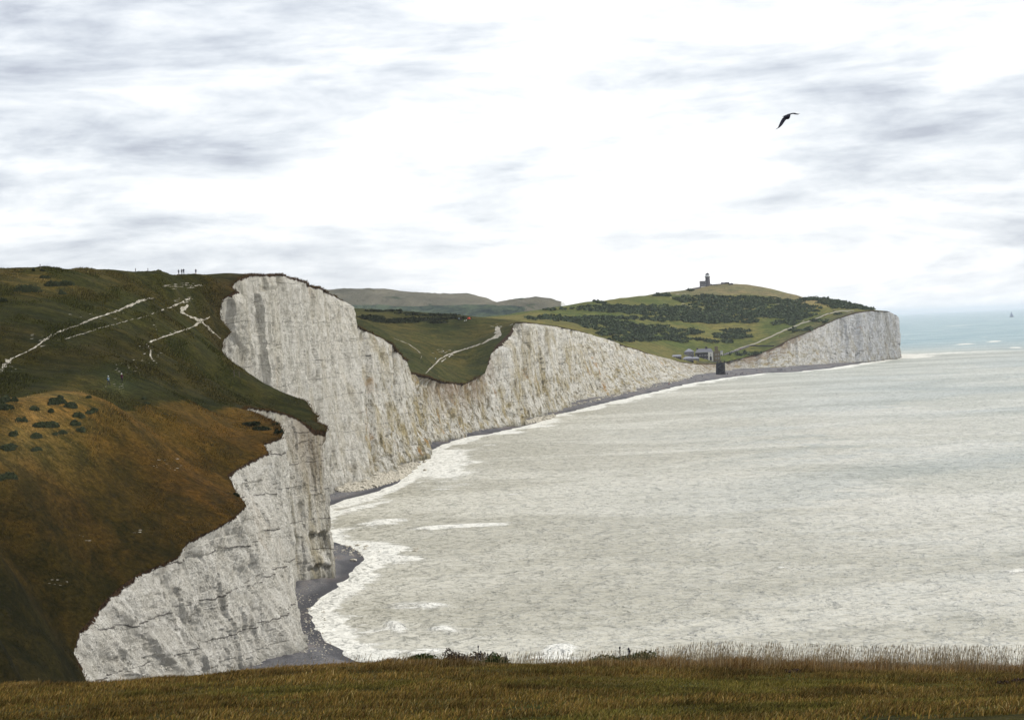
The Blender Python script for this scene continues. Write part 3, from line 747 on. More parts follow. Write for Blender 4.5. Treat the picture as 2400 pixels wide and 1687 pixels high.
# ---- sea: one sheet from below the cliffs to the horizon
Ds = np.r_[60 * np.exp(np.arange(0, 470) * 0.0085)]
Ds = np.r_[Ds[Ds < 3200], 3200 * np.exp(np.arange(0, 90) * 0.04)]; Ds = Ds[Ds < 100000]; Ds = np.r_[-200, Ds, 100000]
ss_ = np.r_[-6, -2, -0.8, np.arange(-0.30, 0.34, 0.0016), 0.8, 2, 6]
SX = np.maximum(Ds, 60)[:, None] * ss_[None]; SY = np.repeat(Ds[:, None], len(ss_), 1)
sv = np.c_[SX.ravel(), SY.ravel(), np.zeros(SX.size)]
si = np.arange(SX.size).reshape(SX.shape)
SF = np.stack([si[:-1, :-1], si[:-1, 1:], si[1:, 1:], si[1:, :-1]], -1).reshape(-1, 4)
cand = (sv[:, 1] > 90) & (sv[:, 1] < 3700) & (sv[:, 0] > -200) & (sv[:, 0] < 900)
fd = np.full(len(sv), 1e4)
fd[cand], _ = near_poly(sv[cand, :2], WLd)
pxv = CX + FPX * ((sv - CAM) @ RIGHT) / np.maximum((sv - CAM) @ FWD, 1); pyv = CY - FPX * ((sv - CAM) @ UP) / np.maximum((sv - CAM) @ FWD, 1)
wid = np.interp(sv[:, 1], [0, 380, 480, 620, 700, 780, 900, 1050, 1250, 1500, 2000, 2600, 3000], [3.6, 3.6, 4, 6, 6.5, 6, 8, 12, 9, 9, 11, 13, 11])
al = fbm(sv[:, 0] / 14, sv[:, 1] / 30, 0, 3, 84)
wid = wid * np.clip(1 + 0.75 * al, 0.35, 2.2)
foam = 1.35 * np.exp(-(fd / wid) ** 1.5) + 0.45 * np.exp(-fd / (wid * 3.0))
shoal = np.exp(-((pxv - 900) / 150) ** 2 - ((pyv - 1500) / 70) ** 2) * 0.40 + np.exp(-((pxv - 1000) / 130) ** 2 - ((pyv - 1110) / 35) ** 2) * 0.65
foam += shoal * (0.6 + 0.4 * fbm(sv[:, 0] / 20, sv[:, 1] / 30, 0, 2, 83))
for (cx_, cy_, rx, ry, ang, s_) in [(1100, 1233, 105, 4.5, -0.05, 1.1), (900, 1225, 70, 8, -.1, .6), (850, 1190, 60, 6, -.2, .7), (905, 1288, 60, 10, 0, .8), (930, 1470, 22, 12, .3, .8), (1040, 1475, 34, 8, 0, .85), (1090, 1478, 32, 2.5, -.1, 1),
      (1312, 1525, 40, 13, -0.1, 1.4), (1290, 1545, 60, 5, 0, .9), (1830, 1332, 22, 3, 0, 1), (2385, 1339, 30, 3, 0, 1.2), (1200, 1158, 18, 2, 0, .8), (2140, 796, 9, 1.2, 0, 1), (2330, 800, 20, 1.2, -.03, .9), (2260, 806, 30, 1.2, -.04, .9),
      (2300, 789, 16, 1, 0, .9), (2250, 826, 160, 2.6, -0.045, .55), (2150, 836, 50, 4, -.03, .6), (1010, 1240, 30, 3, 0, .8), (950, 1310, 60, 5, 0, .55), (1000, 1420, 70, 8, 0, .45), (2380, 815, 20, 1, 0, .9),
      (860, 1545, 60, 10, 0.2, .7), (1010, 1530, 90, 8, 0, .55), (2240, 763, 60, 1, -.04, .55)]:
    dx, dy = pxv - cx_, pyv - cy_
    dy = dy - ang * dx
    g_ = np.exp(-(dx / rx) ** 2 - (dy / ry) ** 2) * (sv[:, 1] > 100)
    foam += s_ * 1.35 * g_
    if cy_ > 1100: sv[:, 2] += g_ * 0.7
foam = np.clip(foam, 0, 1.6)
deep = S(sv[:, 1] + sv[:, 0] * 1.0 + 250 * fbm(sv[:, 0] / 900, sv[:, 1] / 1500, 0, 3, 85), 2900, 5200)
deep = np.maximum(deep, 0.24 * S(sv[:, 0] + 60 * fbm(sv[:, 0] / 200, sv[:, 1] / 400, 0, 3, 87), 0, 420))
murk = S(fd, 260, 40)
sv[:, 2] += np.where(cand, 0.16 * fbm(sv[:, 0] / 14, sv[:, 1] / 9, 0, 2, 86) * S(fd, 0, 20), 0)
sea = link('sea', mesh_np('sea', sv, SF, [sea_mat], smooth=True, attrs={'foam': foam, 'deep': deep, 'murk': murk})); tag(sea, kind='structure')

# ---------------------------------------------------------------- far downs beyond the headland
def far_hill(ridge, D0, front, back, seed):
    px = np.array([r[0] for r in ridge], float); py = np.array([r[1] for r in ridge], float)
    n = 260; X = np.linspace(px[0], px[-1], n); Yp = np.interp(X, px, py)
    rz = np.array([P(a, b, D0) for a, b in zip(X, Yp)])
    rows = np.r_[-np.linspace(1, 0, 46)[:-1], 0, np.linspace(0, 1, 14)[1:]]
    V = []
    for t in rows:
        if t <= 0: yy = D0 + front * t; k = 0.5 + 0.5 * math.cos(math.pi * min(1, -t) ** 1.1)
        else: yy = D0 + back * t; k = 0.5 + 0.5 * math.cos(math.pi * t)
        z = 45 + (rz[:, 2] - 45) * k
        xx = rz[:, 0] + t * 40
        nz = fbm(xx / 170, yy / 260, 0, 4, seed) * 7 * min(1, abs(t) * 3.5) + fbm(xx / 18, yy / 60, 0, 3, seed + 3) * 1.6
        V.append(np.c_[xx, np.full(n, yy) + fbm(xx / 200, t * 3, 0, 2, seed + 1) * 60, z + nz])
    V = np.array(V); m = len(rows)
    ix = np.arange(m * n).reshape(m, n)
    F = np.stack([ix[:-1, :-1], ix[:-1, 1:], ix[1:, 1:], ix[1:, :-1]], -1).reshape(-1, 4)
    return V.reshape(-1, 3), F
def far_mat():
    m = MB('far_down', 0.95, 0.05)
    w, ch = m.attr('wood'), m.attr('chk')
    a = m.noise(0.006, 5, 0.6, 0.5, (1, 0.4, 1)); b = m.noise(0.03, 6, 0.7, 0.4, (1, 0.4, 1)); c3 = m.noise(0.012, 4, 0.6, 0.4, (1, 0.5, 1))
    c = m.mix(m.ss(a, 0.35, 0.65), (0.085, 0.084, 0.064), (0.145, 0.135, 0.100))
    c = m.mix(m.ss(c3, 0.58, 0.66), c, (0.045, 0.058, 0.036))
    wd = m.mix(m.ss(b, 0.35, 0.62), (0.016, 0.030, 0.030), (0.070, 0.095, 0.060))
    c = m.mix(m.ss(m.math('ADD', w, m.math('MULTIPLY', m.math('SUBTRACT', b, 0.5), 0.9)), 0.40, 0.55), c, wd)
    c = m.mix(ch, c, (0.6, 0.6, 0.58))
    m.col(c); m.bump(b, 1.0, 14.0)
    return m.m
fm_ = far_mat()
RA = [(600, 690), (700, 684), (759, 682), (818, 678), (898, 677), (975, 685), (1035, 689), (1097, 688), (1132, 696), (1160, 706), (1200, 722), (1290, 752)]
RB = [(900, 752), (980, 735), (1050, 722), (1110, 712), (1163, 706.5), (1204, 700), (1257, 696), (1293, 699), (1306, 704.5), (1319.5, 707), (1321, 719), (1330, 747)]
for k_, (rd, D0) in enumerate(((RA, 5300), (RB, 4300))):
    V_, F_ = far_hill(rd, D0, 1300 if k_ == 0 else 900, 700, 91 + 7 * k_)
    q = V_ - CAM; k2 = FPX / (q @ FWD); qx = CX + k2 * (q @ RIGHT); qy = CY - k2 * (q @ UP)
    qy = qy + 5.0 * fbm(V_[:, 0] / 160, V_[:, 1] / 300, 0, 3, 97)
    wood = S(qy, 708, 716) if k_ == 0 else np.maximum(S(qy, 712, 722) * S(qx, 1260, 1200), S(qx, 1190, 1140) * S(qy, 712, 716))
    chk = S(qx, 1314, 1317) * (qy > 703) * k_
    o = link('hills', mesh_np('far_hills', V_, F_, [fm_], smooth=True, attrs={'wood': wood, 'chk': chk})); tag(o, kind='structure')

# ---------------------------------------------------------------- chalk paths and bare scars in the turf
def path_mat():
    m = MB('trodden_chalk', 0.95, 0.1)
    a = m.noise(0.6, 6, 0.7, 0.3)
    m.col(m.mix(m.ss(a, 0.38, 0.62), (0.17, 0.155, 0.12), (0.42, 0.395, 0.34))); m.bump(a, 0.6, 0.2)
    return m.m
pm = path_mat(); pm2 = plain('dusty_track', (0.30, 0.28, 0.22), 0.95, 0.25, 0.3)
def ribbon(pts, name, mat, gaps=-9, lift=0.06, seed=0, rag=0.85, maxstep=1.6):
    """pts: (px, py, seen width); every vertex is laid on the ground it covers"""
    pts = np.array(pts, float)
    s = np.r_[0, np.cumsum(np.linalg.norm(np.diff(pts[:, :2], axis=0), axis=1))]
    t = np.linspace(0, s[-1], max(8, int(s[-1] / maxstep)))
    q = np.c_[np.interp(t, s, pts[:, 0]), np.interp(t, s, pts[:, 1]), np.interp(t, s, pts[:, 2]) * 0.62]
    q[:, :2] = smooth(q, 2)[:, :2]
    q[:, 1] += fbm(t / 9, seed, 0, 2, 105) * 0.7
    tg = np.gradient(q[:, :2], axis=0); tg /= np.linalg.norm(tg, axis=1)[:, None] + 1e-9
    nr = np.c_[-tg[:, 1], tg[:, 0]]
    na, nb2 = fbm(t / 6, seed, 0, 3, 101), fbm(t / 5, seed + 5, 0, 3, 102)
    gp = fbm(t / 7.0, seed + 9, 0, 2, 103)
    V, F, K, row = [], [], 4, []
    for i in range(len(q)):
        wa_, wb_ = q[i, 2] * 0.5 * max(.15, 1 + rag * na[i]), q[i, 2] * 0.5 * max(.15, 1 + rag * nb2[i])
        cur = []
        for k in range(K):
            f = -wa_ + (wa_ + wb_) * k / (K - 1)
            h = hit(q[i, 0] + nr[i, 0] * f, q[i, 1] + nr[i, 1] * f)
            if h is None: cur = None; break
            V.append(tuple(h + np.array([0, 0, lift]))); cur.append(len(V) - 1)
        row.append(cur)
    for i in range(len(q) - 1):
        a, b = row[i], row[i + 1]
        if a is None or b is None or gp[i] < gaps: continue
        if abs(V[a[1]][1] - V[b[1]][1]) > 0.05 * V[a[1]][1]: continue
        for k in range(K - 1): F.append((a[k], b[k], b[k + 1], a[k + 1]))
    if not F: return None
    o = link(name, mesh_np(name, V, F, [mat], smooth=False)); tag(o, kind='structure'); return o
ribbon([(-4, 876, 4), (8, 862, 16), (16, 850, 16), (24, 843, 8), (30, 839, 2.5), (61, 826, 2.5), (87, 811, 4), (111, 792, 6), (143, 776, 4.5), (183, 762, 3.2), (226, 745, 4.5), (270, 731, 4.2), (300, 718, 6.5), (331, 706, 8), (350, 699, 5), (360, 699, 3)], 'path', pm, seed=1)
ribbon([(95, 812, 1.5), (120, 806, 1.5), (138, 800, 2), (174, 788, 2.4), (200, 781, 2), (235, 769, 1.4), (270, 760, 1.6), (305, 750, 2.2), (336, 744, 2), (375, 729, 2)], 'path', pm, gaps=-0.25, seed=2)
ribbon([(375, 729, 3), (400, 720, 4.5), (425, 710, 7), (446, 699, 5)], 'path', pm, gaps=-0.4, seed=3)
ribbon([(441, 716, 7), (428, 724, 12), (424, 733, 9), (436, 738, 5.5), (453, 745, 6), (470, 753, 12), (478, 750, 5), (492, 743, 2)], 'path', pm, seed=4)
ribbon([(470, 754, 8), (453, 766, 4), (430, 774, 3.4), (411, 781, 3.4), (390, 788, 3), (369, 795, 3), (352, 802, 4.5), (342, 806, 5), (348, 813, 5), (354, 822, 4), (352, 832, 7), (357, 844, 5)], 'path', pm, seed=14)
ribbon([(474, 755, 7), (484, 764, 4.5), (490, 771, 6), (502, 781, 3.2), (517, 794, 1.6)], 'path', pm, seed=6)
ribbon([(1162, 766, 8), (1166, 774, 15), (1168, 784, 16), (1160, 791, 9), (1142, 800, 5), (1120, 809, 4), (1097, 816, 3.4), (1062, 827, 4), (1040, 837, 4.5), (1027, 845, 4), (1012, 860, 3.2), (998, 875, 2)], 'path', pm, seed=7, lift=0.12)
ribbon([(923, 793, 1), (957, 806, 1.6), (978, 820, 2.4), (989, 832, 2), (986, 842, 1.2)], 'path', pm, gaps=-0.5, seed=8, lift=0.12)
ribbon([(1062, 831, 3), (1044, 842, 4), (1028, 851, 3)], 'path', pm, gaps=-0.2, seed=9, lift=0.12)
ribbon([(1697, 832, 3), (1736, 816, 4), (1778, 802.5, 4.2), (1809, 788, 4.5), (1840, 774, 4.5), (1877, 759, 4), (1908, 749, 4), (1940, 736, 3.6), (1971, 729, 3), (2002, 728, 2)], 'path', pm2, seed=10, rag=0.15, lift=0.35)
grassy = plain('worn_grass', (0.20, 0.19, 0.085), 0.95, 0.3, 0.2)
ribbon([(1570, 698, 4), (1592, 700, 6), (1603, 707, 9), (1600, 714, 10), (1615, 719, 6), (1637, 721.5, 4), (1662, 726, 3)], 'path', grassy, seed=11, lift=0.4)
ribbon([(840, 801, 4), (900, 812, 6)], 'path', grassy, seed=12, lift=0.1) if False else None
# small bare scars (terracettes)
SC = []
for (cx_, cy_, rx, ry, n_, ln) in [(430, 672, 48, 9, 26, 12), (430, 702, 22, 8, 14, 9), (350, 832, 42, 24, 22, 6), (300, 862, 30, 16, 14, 5), (395, 768, 60, 22, 10, 5), (395, 1090, 36, 24, 12, 6), (110, 790, 45, 14, 8, 7), (20, 860, 30, 12, 7, 7),
      (250, 735, 90, 14, 10, 6), (320, 1245, 12, 6, 5, 8), (185, 1262, 34, 8, 4, 6), (128, 1362, 34, 10, 7, 6), (1163, 765, 12, 6, 10, 6), (1040, 824, 30, 8, 12, 5), (270, 905, 30, 10, 8, 5), (1600, 690, 14, 2, 4, 8), (1990, 732, 10, 2, 4, 8), (1880, 752, 6, 3, 3, 6), (1780, 720, 120, 16, 10, 12)]:
    for i in range(n_):
        a, r_ = rng.uniform(0, 6.28), math.sqrt(rng.uniform(0, 1))
        SC.append((cx_ + rx * r_ * math.cos(a), cy_ + ry * r_ * math.sin(a), ln * rng.uniform(0.4, 1.5)))
SV, SFc = [], []
for (x_, y_, l_) in SC:
    hh_ = rng.uniform(0.35, 1.3); sl = rng.uniform(-0.12, 0.05); n_ = 6; row = []
    for i in range(n_):
        f = i / (n_ - 1) - 0.5; w_ = hh_ * math.sin(math.pi * (i + .5) / n_) * rng.uniform(.5, 1.4) * .5
        for sg in (-1, 1): row.append(hit(x_ + l_ * f, y_ + sl * l_ * f + sg * w_))
    if any(q is None for q in row): continue
    if max(q[1] for q in row) - min(q[1] for q in row) > 0.05 * row[0][1]: continue
    b0 = len(SV); SV += [(q[0], q[1], q[2] + .05) for q in row]
    for i in range(n_ - 1): SFc.append((b0 + 2 * i, b0 + 2 * i + 2, b0 + 2 * i + 3, b0 + 2 * i + 1))
o = link('ground', mesh_np('bare_chalk_ground', SV, SFc, [plain('dull_chalk', (0.27, 0.25, 0.205), .95, .35, .8)])); tag(o, kind='structure')

# ---------------------------------------------------------------- shrubs
def leaf_mat(name, c1, c2):
    m = MB(name, 0.85, 0.1)
    a = m.attr('tone')
    m.col(m.mix(a, c1, c2)); return m.m
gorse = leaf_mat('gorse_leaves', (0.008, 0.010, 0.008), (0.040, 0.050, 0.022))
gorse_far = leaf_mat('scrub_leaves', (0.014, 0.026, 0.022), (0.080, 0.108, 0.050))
def leaves(cx, cy, cz, rx, ry, rz, n, size, seed, lump=3):
    """leaf sprays through a lumpy low crown; returns verts, quads, tone"""
    r = np.random.default_rng(seed)
    k = max(1, lump)
    lc = np.c_[r.uniform(-0.6, 0.6, k), r.uniform(-0.6, 0.6, k)]; lh = r.uniform(0.55, 1.0, k); lr = r.uniform(0.35, 0.62, k)
    j = r.integers(0, k, n)
    u, v = r.uniform(0, 2 * np.pi, n), r.uniform(0, 1, n)
    rr = r.uniform(0.55, 1.05, n)
    st = np.sqrt(1 - v * v)
    c = np.c_[cx + rx * (lc[j, 0] + lr[j] * rr * st * np.cos(u)), cy + ry * (lc[j, 1] + lr[j] * rr * st * np.sin(u)), cz + rz * lh[j] * rr * v]
    a = r.normal(size=(n, 3)); a /= np.linalg.norm(a, axis=1)[:, None]
    b = np.cross(a, r.normal(size=(n, 3))); b /= np.linalg.norm(b, axis=1)[:, None]
    s = size * r.uniform(0.6, 1.4, n)[:, None]
    V = np.stack([c - a * s - b * s * .6, c + a * s - b * s * .6, c + a * s * .6 + b * s, c - a * s * .6 + b * s], 1).reshape(-1, 3)
    F = np.arange(4 * n).reshape(n, 4)
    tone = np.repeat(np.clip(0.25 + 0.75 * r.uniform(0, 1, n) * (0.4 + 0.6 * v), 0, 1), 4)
    return V, F, tone
def merge(parts):
    V, F, T, b = [], [], [], 0
    for v, f, t in parts:
        V.append(v); F.append(f + b); T.append(t); b += len(v)
    return np.vstack(V), np.vstack(F), np.concatenate(T)
def in_ell(lst, dens, r, ymin=0):
    out = []
    for (cx, cy, rx, ry) in lst:
        n = int(dens * rx * ry)
        for _ in range(n):
            a, q = r.uniform(0, 6.283), math.sqrt(r.uniform(0, 1))
            h = hit(cx + rx * q * math.cos(a), cy + ry * q * math.sin(a))
            if h is not None and h[1] > ymin: out.append(h)
    return out
r1 = np.random.default_rng(11)
HEAD = [(1430, 723, 95, 8), (1530, 727, 90, 12), (1600, 735, 60, 16), (1660, 740, 60, 17), (1650, 701, 75, 9), (1740, 704, 110, 9), (1700, 714, 90, 9), (1800, 714, 90, 7), (1870, 722, 55, 6), (1850, 708, 50, 4), (1740, 730, 90, 12), (1820, 736, 70, 11), (1850, 745, 50, 6),
        (1740, 750, 40, 7), (1880, 729, 38, 4), (1460, 745, 110, 4), (1380, 752, 60, 8), (1430, 764, 70, 10), (1470, 778, 75, 11), (1520, 770, 60, 9), (1540, 790, 60, 8), (1600, 778, 42, 6), (1480, 795, 60, 6), (1330, 750, 35, 5), (1290, 745, 40, 5), (1250, 747, 30, 3),
        (1840, 757, 36, 5), (1715, 787, 55, 6), (1660, 752, 60, 6), (1560, 750, 60, 3), (1300, 725, 30, 2), (1410, 709, 14, 2.5), (1720, 776, 30, 4)]
LOW = [(1925, 752, 30, 4), (1875, 772, 28, 4), (1745, 830, 40, 4), (1965, 738, 16, 2), (1880, 738, 40, 3), (1600, 797, 50, 4), (1690, 800, 40, 4)]
RIM = [(1990, 720, 45, 4), (2045, 722, 36, 5), (2075, 723, 8, 5), (1960, 710, 40, 5), (1915, 702, 36, 3), (1900, 701, 25, 2), (1540, 693, 10, 2.0), (1560, 693, 12, 2), (1395, 706, 8, 1.5), (1620, 681, 6, 1.5), (2000, 716, 20, 3)]
sp = []
for k, h in enumerate(in_ell(HEAD, 0.125, r1, 2200) + in_ell(LOW, 0.09, r1, 2200)):
    r_ = r1.uniform(3.5, 8.5)
    sp.append(leaves(h[0], h[1], h[2] - 0.3, r_, r_ * 1.5, r1.uniform(1.6, 3.4), 34, 1.25, 1000 + k, 3))
for k, h in enumerate(in_ell(RIM, 0.6, r1, 2200)):
    r_ = r1.uniform(3, 7)
    sp.append(leaves(h[0], h[1], h[2] - 0.3, r_, r_, r1.uniform(2.5, 5.0), 34, 1.0, 9000 + k, 3))
V_, F_, T_ = merge(sp)
print('scrub faces', len(F_))
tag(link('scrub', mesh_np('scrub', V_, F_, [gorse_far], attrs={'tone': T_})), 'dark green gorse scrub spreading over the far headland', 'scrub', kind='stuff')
# scrub line on the valley crest
sp = []
for k, h in enumerate(in_ell([(1010, 739, 60, 2), (900, 729, 40, 1.5), (960, 735, 30, 1.5), (1075, 746, 30, 2), (930, 752, 60, 5), (1000, 748, 50, 3), (870, 745, 30, 5), (1025, 756, 20, 2)], 0.5, r1, 1100)):
    r_ = r1.uniform(1.5, 4)
    sp.append(leaves(h[0], h[1], h[2] - 0.2, r_, r_, r1.uniform(0.7, 1.5), 26, 0.55, 5000 + k, 3))
V_, F_, T_ = merge(sp)
tag(link('scrub', mesh_np('valley_scrub', V_, F_, [gorse], attrs={'tone': T_})), 'low dark scrub along the crest of the middle valley', 'scrub', kind='stuff')

# gorse bushes one can tell apart on the near hill: (px, py, half width px, height m, where)
GB = [(62, 683, 46, 2.6, 'broad dark gorse thicket below the skyline at far left'), (140, 668, 36, 2.2, 'long gorse thicket just right of the broad dark one below the skyline'),
      (142, 688, 12, 1.6, 'small round gorse bush under the long thicket below the skyline'), (105, 650, 14, 1.4, 'small gorse bush in the tan grass above the thickets'), (5, 705, 14, 1.8, 'gorse bush cut by the left frame edge under the broad thicket'),
      (78, 632.5, 5, 1.0, 'tiny bush standing up on the skyline far left'), (100, 633.5, 8, 0.7, 'flat bush on the skyline beside the tiny far left one'), (200, 635, 8, 0.6, 'flat bush on the skyline above the tan grass right end'),
      (5, 940, 22, 1.6, 'black gorse bush at the left frame edge on the plateau brow'), (10, 957, 24, 1.7, 'gorse bush at the left frame edge below the brow'), (32, 938, 12, 1.4, 'peaked gorse bush next to the brow at left'),
      (138, 941, 28, 1.5, 'wide gorse bush beside the pale grass hummock of the plateau brow'), (170, 952, 20, 1.3, 'low gorse bush just below the wide one near the brow'), (80, 958, 16, 1.0, 'low gorse bush in the middle of the tan tussocks'),
      (118, 962, 9, 0.9, 'small gorse bush between the tan tussocks'), (215, 964, 16, 1.0, 'gorse bush at the right end of the tussock field'), (185, 975, 13, 1.0, 'gorse bush under the right end of the tussock field'),
      (50, 985, 16, 1.1, 'dark bush low in the tussock field by the left edge'), (108, 999, 32, 1.2, 'long spreading gorse bush across the lower tussocks'), (178, 993, 14, 1.1, 'upright gorse bush above the green track'),
      (190, 1008, 12, 0.8, 'low gorse bush at the foot of the upright one'), (28, 1018, 14, 0.9, 'small gorse bush left of the two lower mounds'), (90, 1023, 22, 1.2, 'rounded gorse mound lowest in the tussock field'), (138, 1014, 20, 0.9, 'flat gorse mound right of the rounded one'),
      (22, 1050, 28, 1.0, 'wide gorse mound by the left edge under the tussocks'), (85, 1052, 20, 0.8, 'low bush right of the wide mound by the left edge'), (18, 1118, 24, 1.5, 'lone gorse bush at the left edge below a strip of pale grass'),
      (590, 994, 26, 0.9, 'flat green gorse bush near the cliff notch, upper of two'), (605, 1004, 30, 0.9, 'flat green gorse bush near the cliff notch, lower of two'), (653, 1013, 12, 1.3, 'black thorn bush hanging over the cliff edge'),
      (645, 992, 7, 0.7, 'small bright green bush on the cliff edge of the notch'), (340, 934, 9, 0.9, 'dark bush on the hummock of the plateau crest'), (345, 944, 7, 0.6, 'small bush under the crest hummock'), (205, 931, 9, 0.7, 'dark bush on the brow near the footpath'),
      (557, 1160, 9, 0.6, 'yellow green plant tuft on the brink above the lower cliff')]
for i, (bx_, by_, hw, hh, lab) in enumerate(GB):
    h = hit(bx_, by_ + 2)
    if h is None: print('bush miss', bx_, by_); continue
    rad_ = hw * h[1] / FPX
    nl = int(min(2600, 260 + 900 * rad_ * 0.6))
    dep = 0.5 + rad_ * 0.38
    V_, F_, T_ = leaves(0, 0, -0.12, rad_, dep, hh * 0.8, nl, 0.17, 300 + i, max(4, int(rad_ * 2.4)))
    ha, hb_ = hit(bx_ - hw, by_ + 2), hit(bx_ + hw, by_ + 2)
    e1 = np.array([1.0, 0.0])
    if ha is not None and hb_ is not None and abs(hb_[1] - ha[1]) < 30: e1 = (hb_ - ha)[:2] / (2 * rad_)
    base_ = e1[None] * V_[:, :1] + np.array([0.0, 1.0])[None] * V_[:, 1:2]
    V_[:, :2] = base_
    V_[:, 2] += np.array([(ground_z(h[0] + a, h[1] + b) or h[2]) - h[2] for a, b in V_[::4, :2]]).repeat(4)
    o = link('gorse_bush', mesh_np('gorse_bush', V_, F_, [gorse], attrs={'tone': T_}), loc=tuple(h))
    tag(o, lab, 'bush', 'gorse bushes on the near hill')

# ---------------------------------------------------------------- grass
def grass_mat(name='grass_blades'):
    m = MB(name, 0.9, 0.08)
    m.col(m.attr('gcol', True))
    return m.m
gm = grass_mat()
def blades(X, Y, Z, H, Wd, col, lean, seed):
    r = np.random.default_rng(seed); n = len(X)
    a = r.uniform(0, 2 * np.pi, n); wx, wy = np.cos(a) * Wd / 2, np.sin(a) * Wd / 2
    la = r.normal(0.4, 0.9, n); lx = (np.cos(la) * lean * H * r.uniform(0.2, 1.0, n)); ly = (np.sin(la) * lean * H * r.uniform(0.2, 1.0, n))
    p = np.c_[X, Y, Z]
    o = lambda f, wf, zf: np.c_[X + wf * wx + lx * f, Y + wf * wy + ly * f, Z + H * zf]
    V = np.stack([o(0, -1, -0.05), o(0, 1, -0.05), o(0.3, .85, 0.55), o(0.3, -.85, 0.55), o(1.0, 0.25, 1.0), o(1.0, -0.25, 1.0)], 1).reshape(-1, 3)
    b = (np.arange(n) * 6)[:, None]
    F = np.vstack([b + np.array([0, 1, 2, 3]), b + np.array([3, 2, 4, 5])])
    return V, F, np.repeat(col, 6, 0)
def terrain_z(XY):
    """bary lookup through vertical rays"""
    out = np.empty(len(XY))
    for i, (x, y) in enumerate(XY.tolist()):
        z = ground_z(x, y); out[i] = -99 if z is None else z
    return out
# regular height lattice near the camera for quick lookups
lx_, ly_ = np.arange(-24, 24, 0.5), np.arange(20, 74, 0.5)
LG = terrain_z(np.array([(a, b) for b in ly_ for a in lx_])).reshape(len(ly_), len(lx_))
def lat(X, Y):
    fx = (X - lx_[0]) / 0.5; fy = (Y - ly_[0]) / 0.5
    i = np.clip(fx.astype(int), 0, len(lx_) - 2); j = np.clip(fy.astype(int), 0, len(ly_) - 2)
    fx -= i; fy -= j
    return (LG[j, i] * (1 - fx) * (1 - fy) + LG[j, i + 1] * fx * (1 - fy) + LG[j + 1, i] * (1 - fx) * fy + LG[j + 1, i + 1] * fx * fy)
def gcolour(n, mixv, r, straw=0.0):
    base = np.array([[0.118, 0.078, 0.018], [0.082, 0.068, 0.014], [0.160, 0.098, 0.026], [0.200, 0.150, 0.062], [0.090, 0.050, 0.016]])
    pr = np.array([0.30, 0.26, 0.24, 0.08 + straw, 0.12])
    k = r.choice(5, n, p=pr / pr.sum())
    c = base[k]
    green = np.array([0.062, 0.068, 0.012])
    c = c * (1 - mixv[:, None]) + green * mixv[:, None]
    return c * r.uniform(0.65, 1.5, n)[:, None]
r2 = np.random.default_rng(5)
n = 430000
Y = np.sqrt(r2.uniform(27.0 ** 2, 61 ** 2, n)); X = Y * r2.uniform(-0.262, 0.262, n)
green = S(fbm(X / 3.8, Y / 3.0, 0, 4, 31), -0.12, 0.28)
clump = fbm(X / 0.9, Y / 1.2, 0, 3, 33)
kp = r2.uniform(0, 1, n) < 0.55 + 0.45 * clump
X, Y, green, clump = X[kp], Y[kp], green[kp], clump[kp]
n = len(X); px_r = X / Y * FPX + 1200
rt = S(px_r, 1150, 1750)
crestw = S(Y, 47, 56)
H = (0.050 + 0.05 * np.clip(clump, 0, 1)) * r2.uniform(0.4, 1.7, n) * (1 + 1.2 * crestw * (0.2 + rt * 1.0)) * (1 - 0.3 * green)
colr = gcolour(n, green * 0.5 * (1 - crestw * 0.85), r2)
red = (crestw * (0.35 + 0.5 * rt))[:, None]
colr = colr * (1 - red) + np.array([0.150, 0.082, 0.034]) * r2.uniform(0.6, 1.4, n)[:, None] * red
colr = colr * np.clip(1 + 0.45 * fbm(X / 1.6, Y / 1.3, 0, 3, 34), .4, 1.8)[:, None]
V_, F_, Cc = blades(X, Y, lat(X, Y), H, 0.013 * r2.uniform(0.6, 1.6, n), colr, 1.1, 61)
tag(link('grass', mesh_np('foreground_grass', V_, F_, [gm], attrs={'gcol': Cc})), 'dry brown and green grass covering the foreground brow', 'grass', kind='stuff')
# tall seeding stalks along the brow, thick on the right
n = 15500
px_r = r2.uniform(-20, 2420, n)
dens = np.interp(px_r, [0, 400, 700, 900, 1000, 1110, 1200, 1350, 1480, 1600, 1900, 2420], [.015, .03, .06, .14, .12, .30, .45, .40, .5, .9, 1, 1])
kp = r2.uniform(0, 1, n) < dens * (0.55 + 0.6 * np.clip(fbm(px_r / 45, 0, 0, 3, 35) + 0.5, 0, 1)); px_r = px_r[kp]; n = len(px_r)
Y = r2.uniform(51.5, 59, n); X = (px_r - 1200) / FPX * Y
Hm = np.interp(px_r, [0, 900, 1200, 1480, 1620, 2000, 2420], [.16, .24, .30, .34, .52, .50, .56])
H = Hm * r2.uniform(0.45, 1.25, n)
colr = np.where(r2.uniform(0, 1, n)[:, None] < 0.6, np.array([[0.30, 0.235, 0.135]]), np.array([[0.16, 0.115, 0.065]])) * r2.uniform(0.6, 1.4, n)[:, None]
V_, F_, Cc = blades(X, Y, lat(X, Y), H, 0.0055 * r2.uniform(0.7, 1.3, n), colr, 0.30, 62)
# seed heads
hx = V_.reshape(-1, 6, 3)[:, 4]; hn = len(hx)
Vh, Fh, Ch = blades(hx[:, 0], hx[:, 1], hx[:, 2] - 0.05, np.full(hn, 0.075), np.full(hn, 0.010), colr * 0.85, 0.5, 63)
V2 = np.vstack([V_, Vh]); F2 = np.vstack([F_, Fh + len(V_)])
tag(link('tall_grass', mesh_np('seeding_grass', V2, F2, [gm], attrs={'gcol': np.vstack([Cc, Ch])})), 'tall pale seeding grass stalks along the brow against the sea', 'grass', kind='stuff')

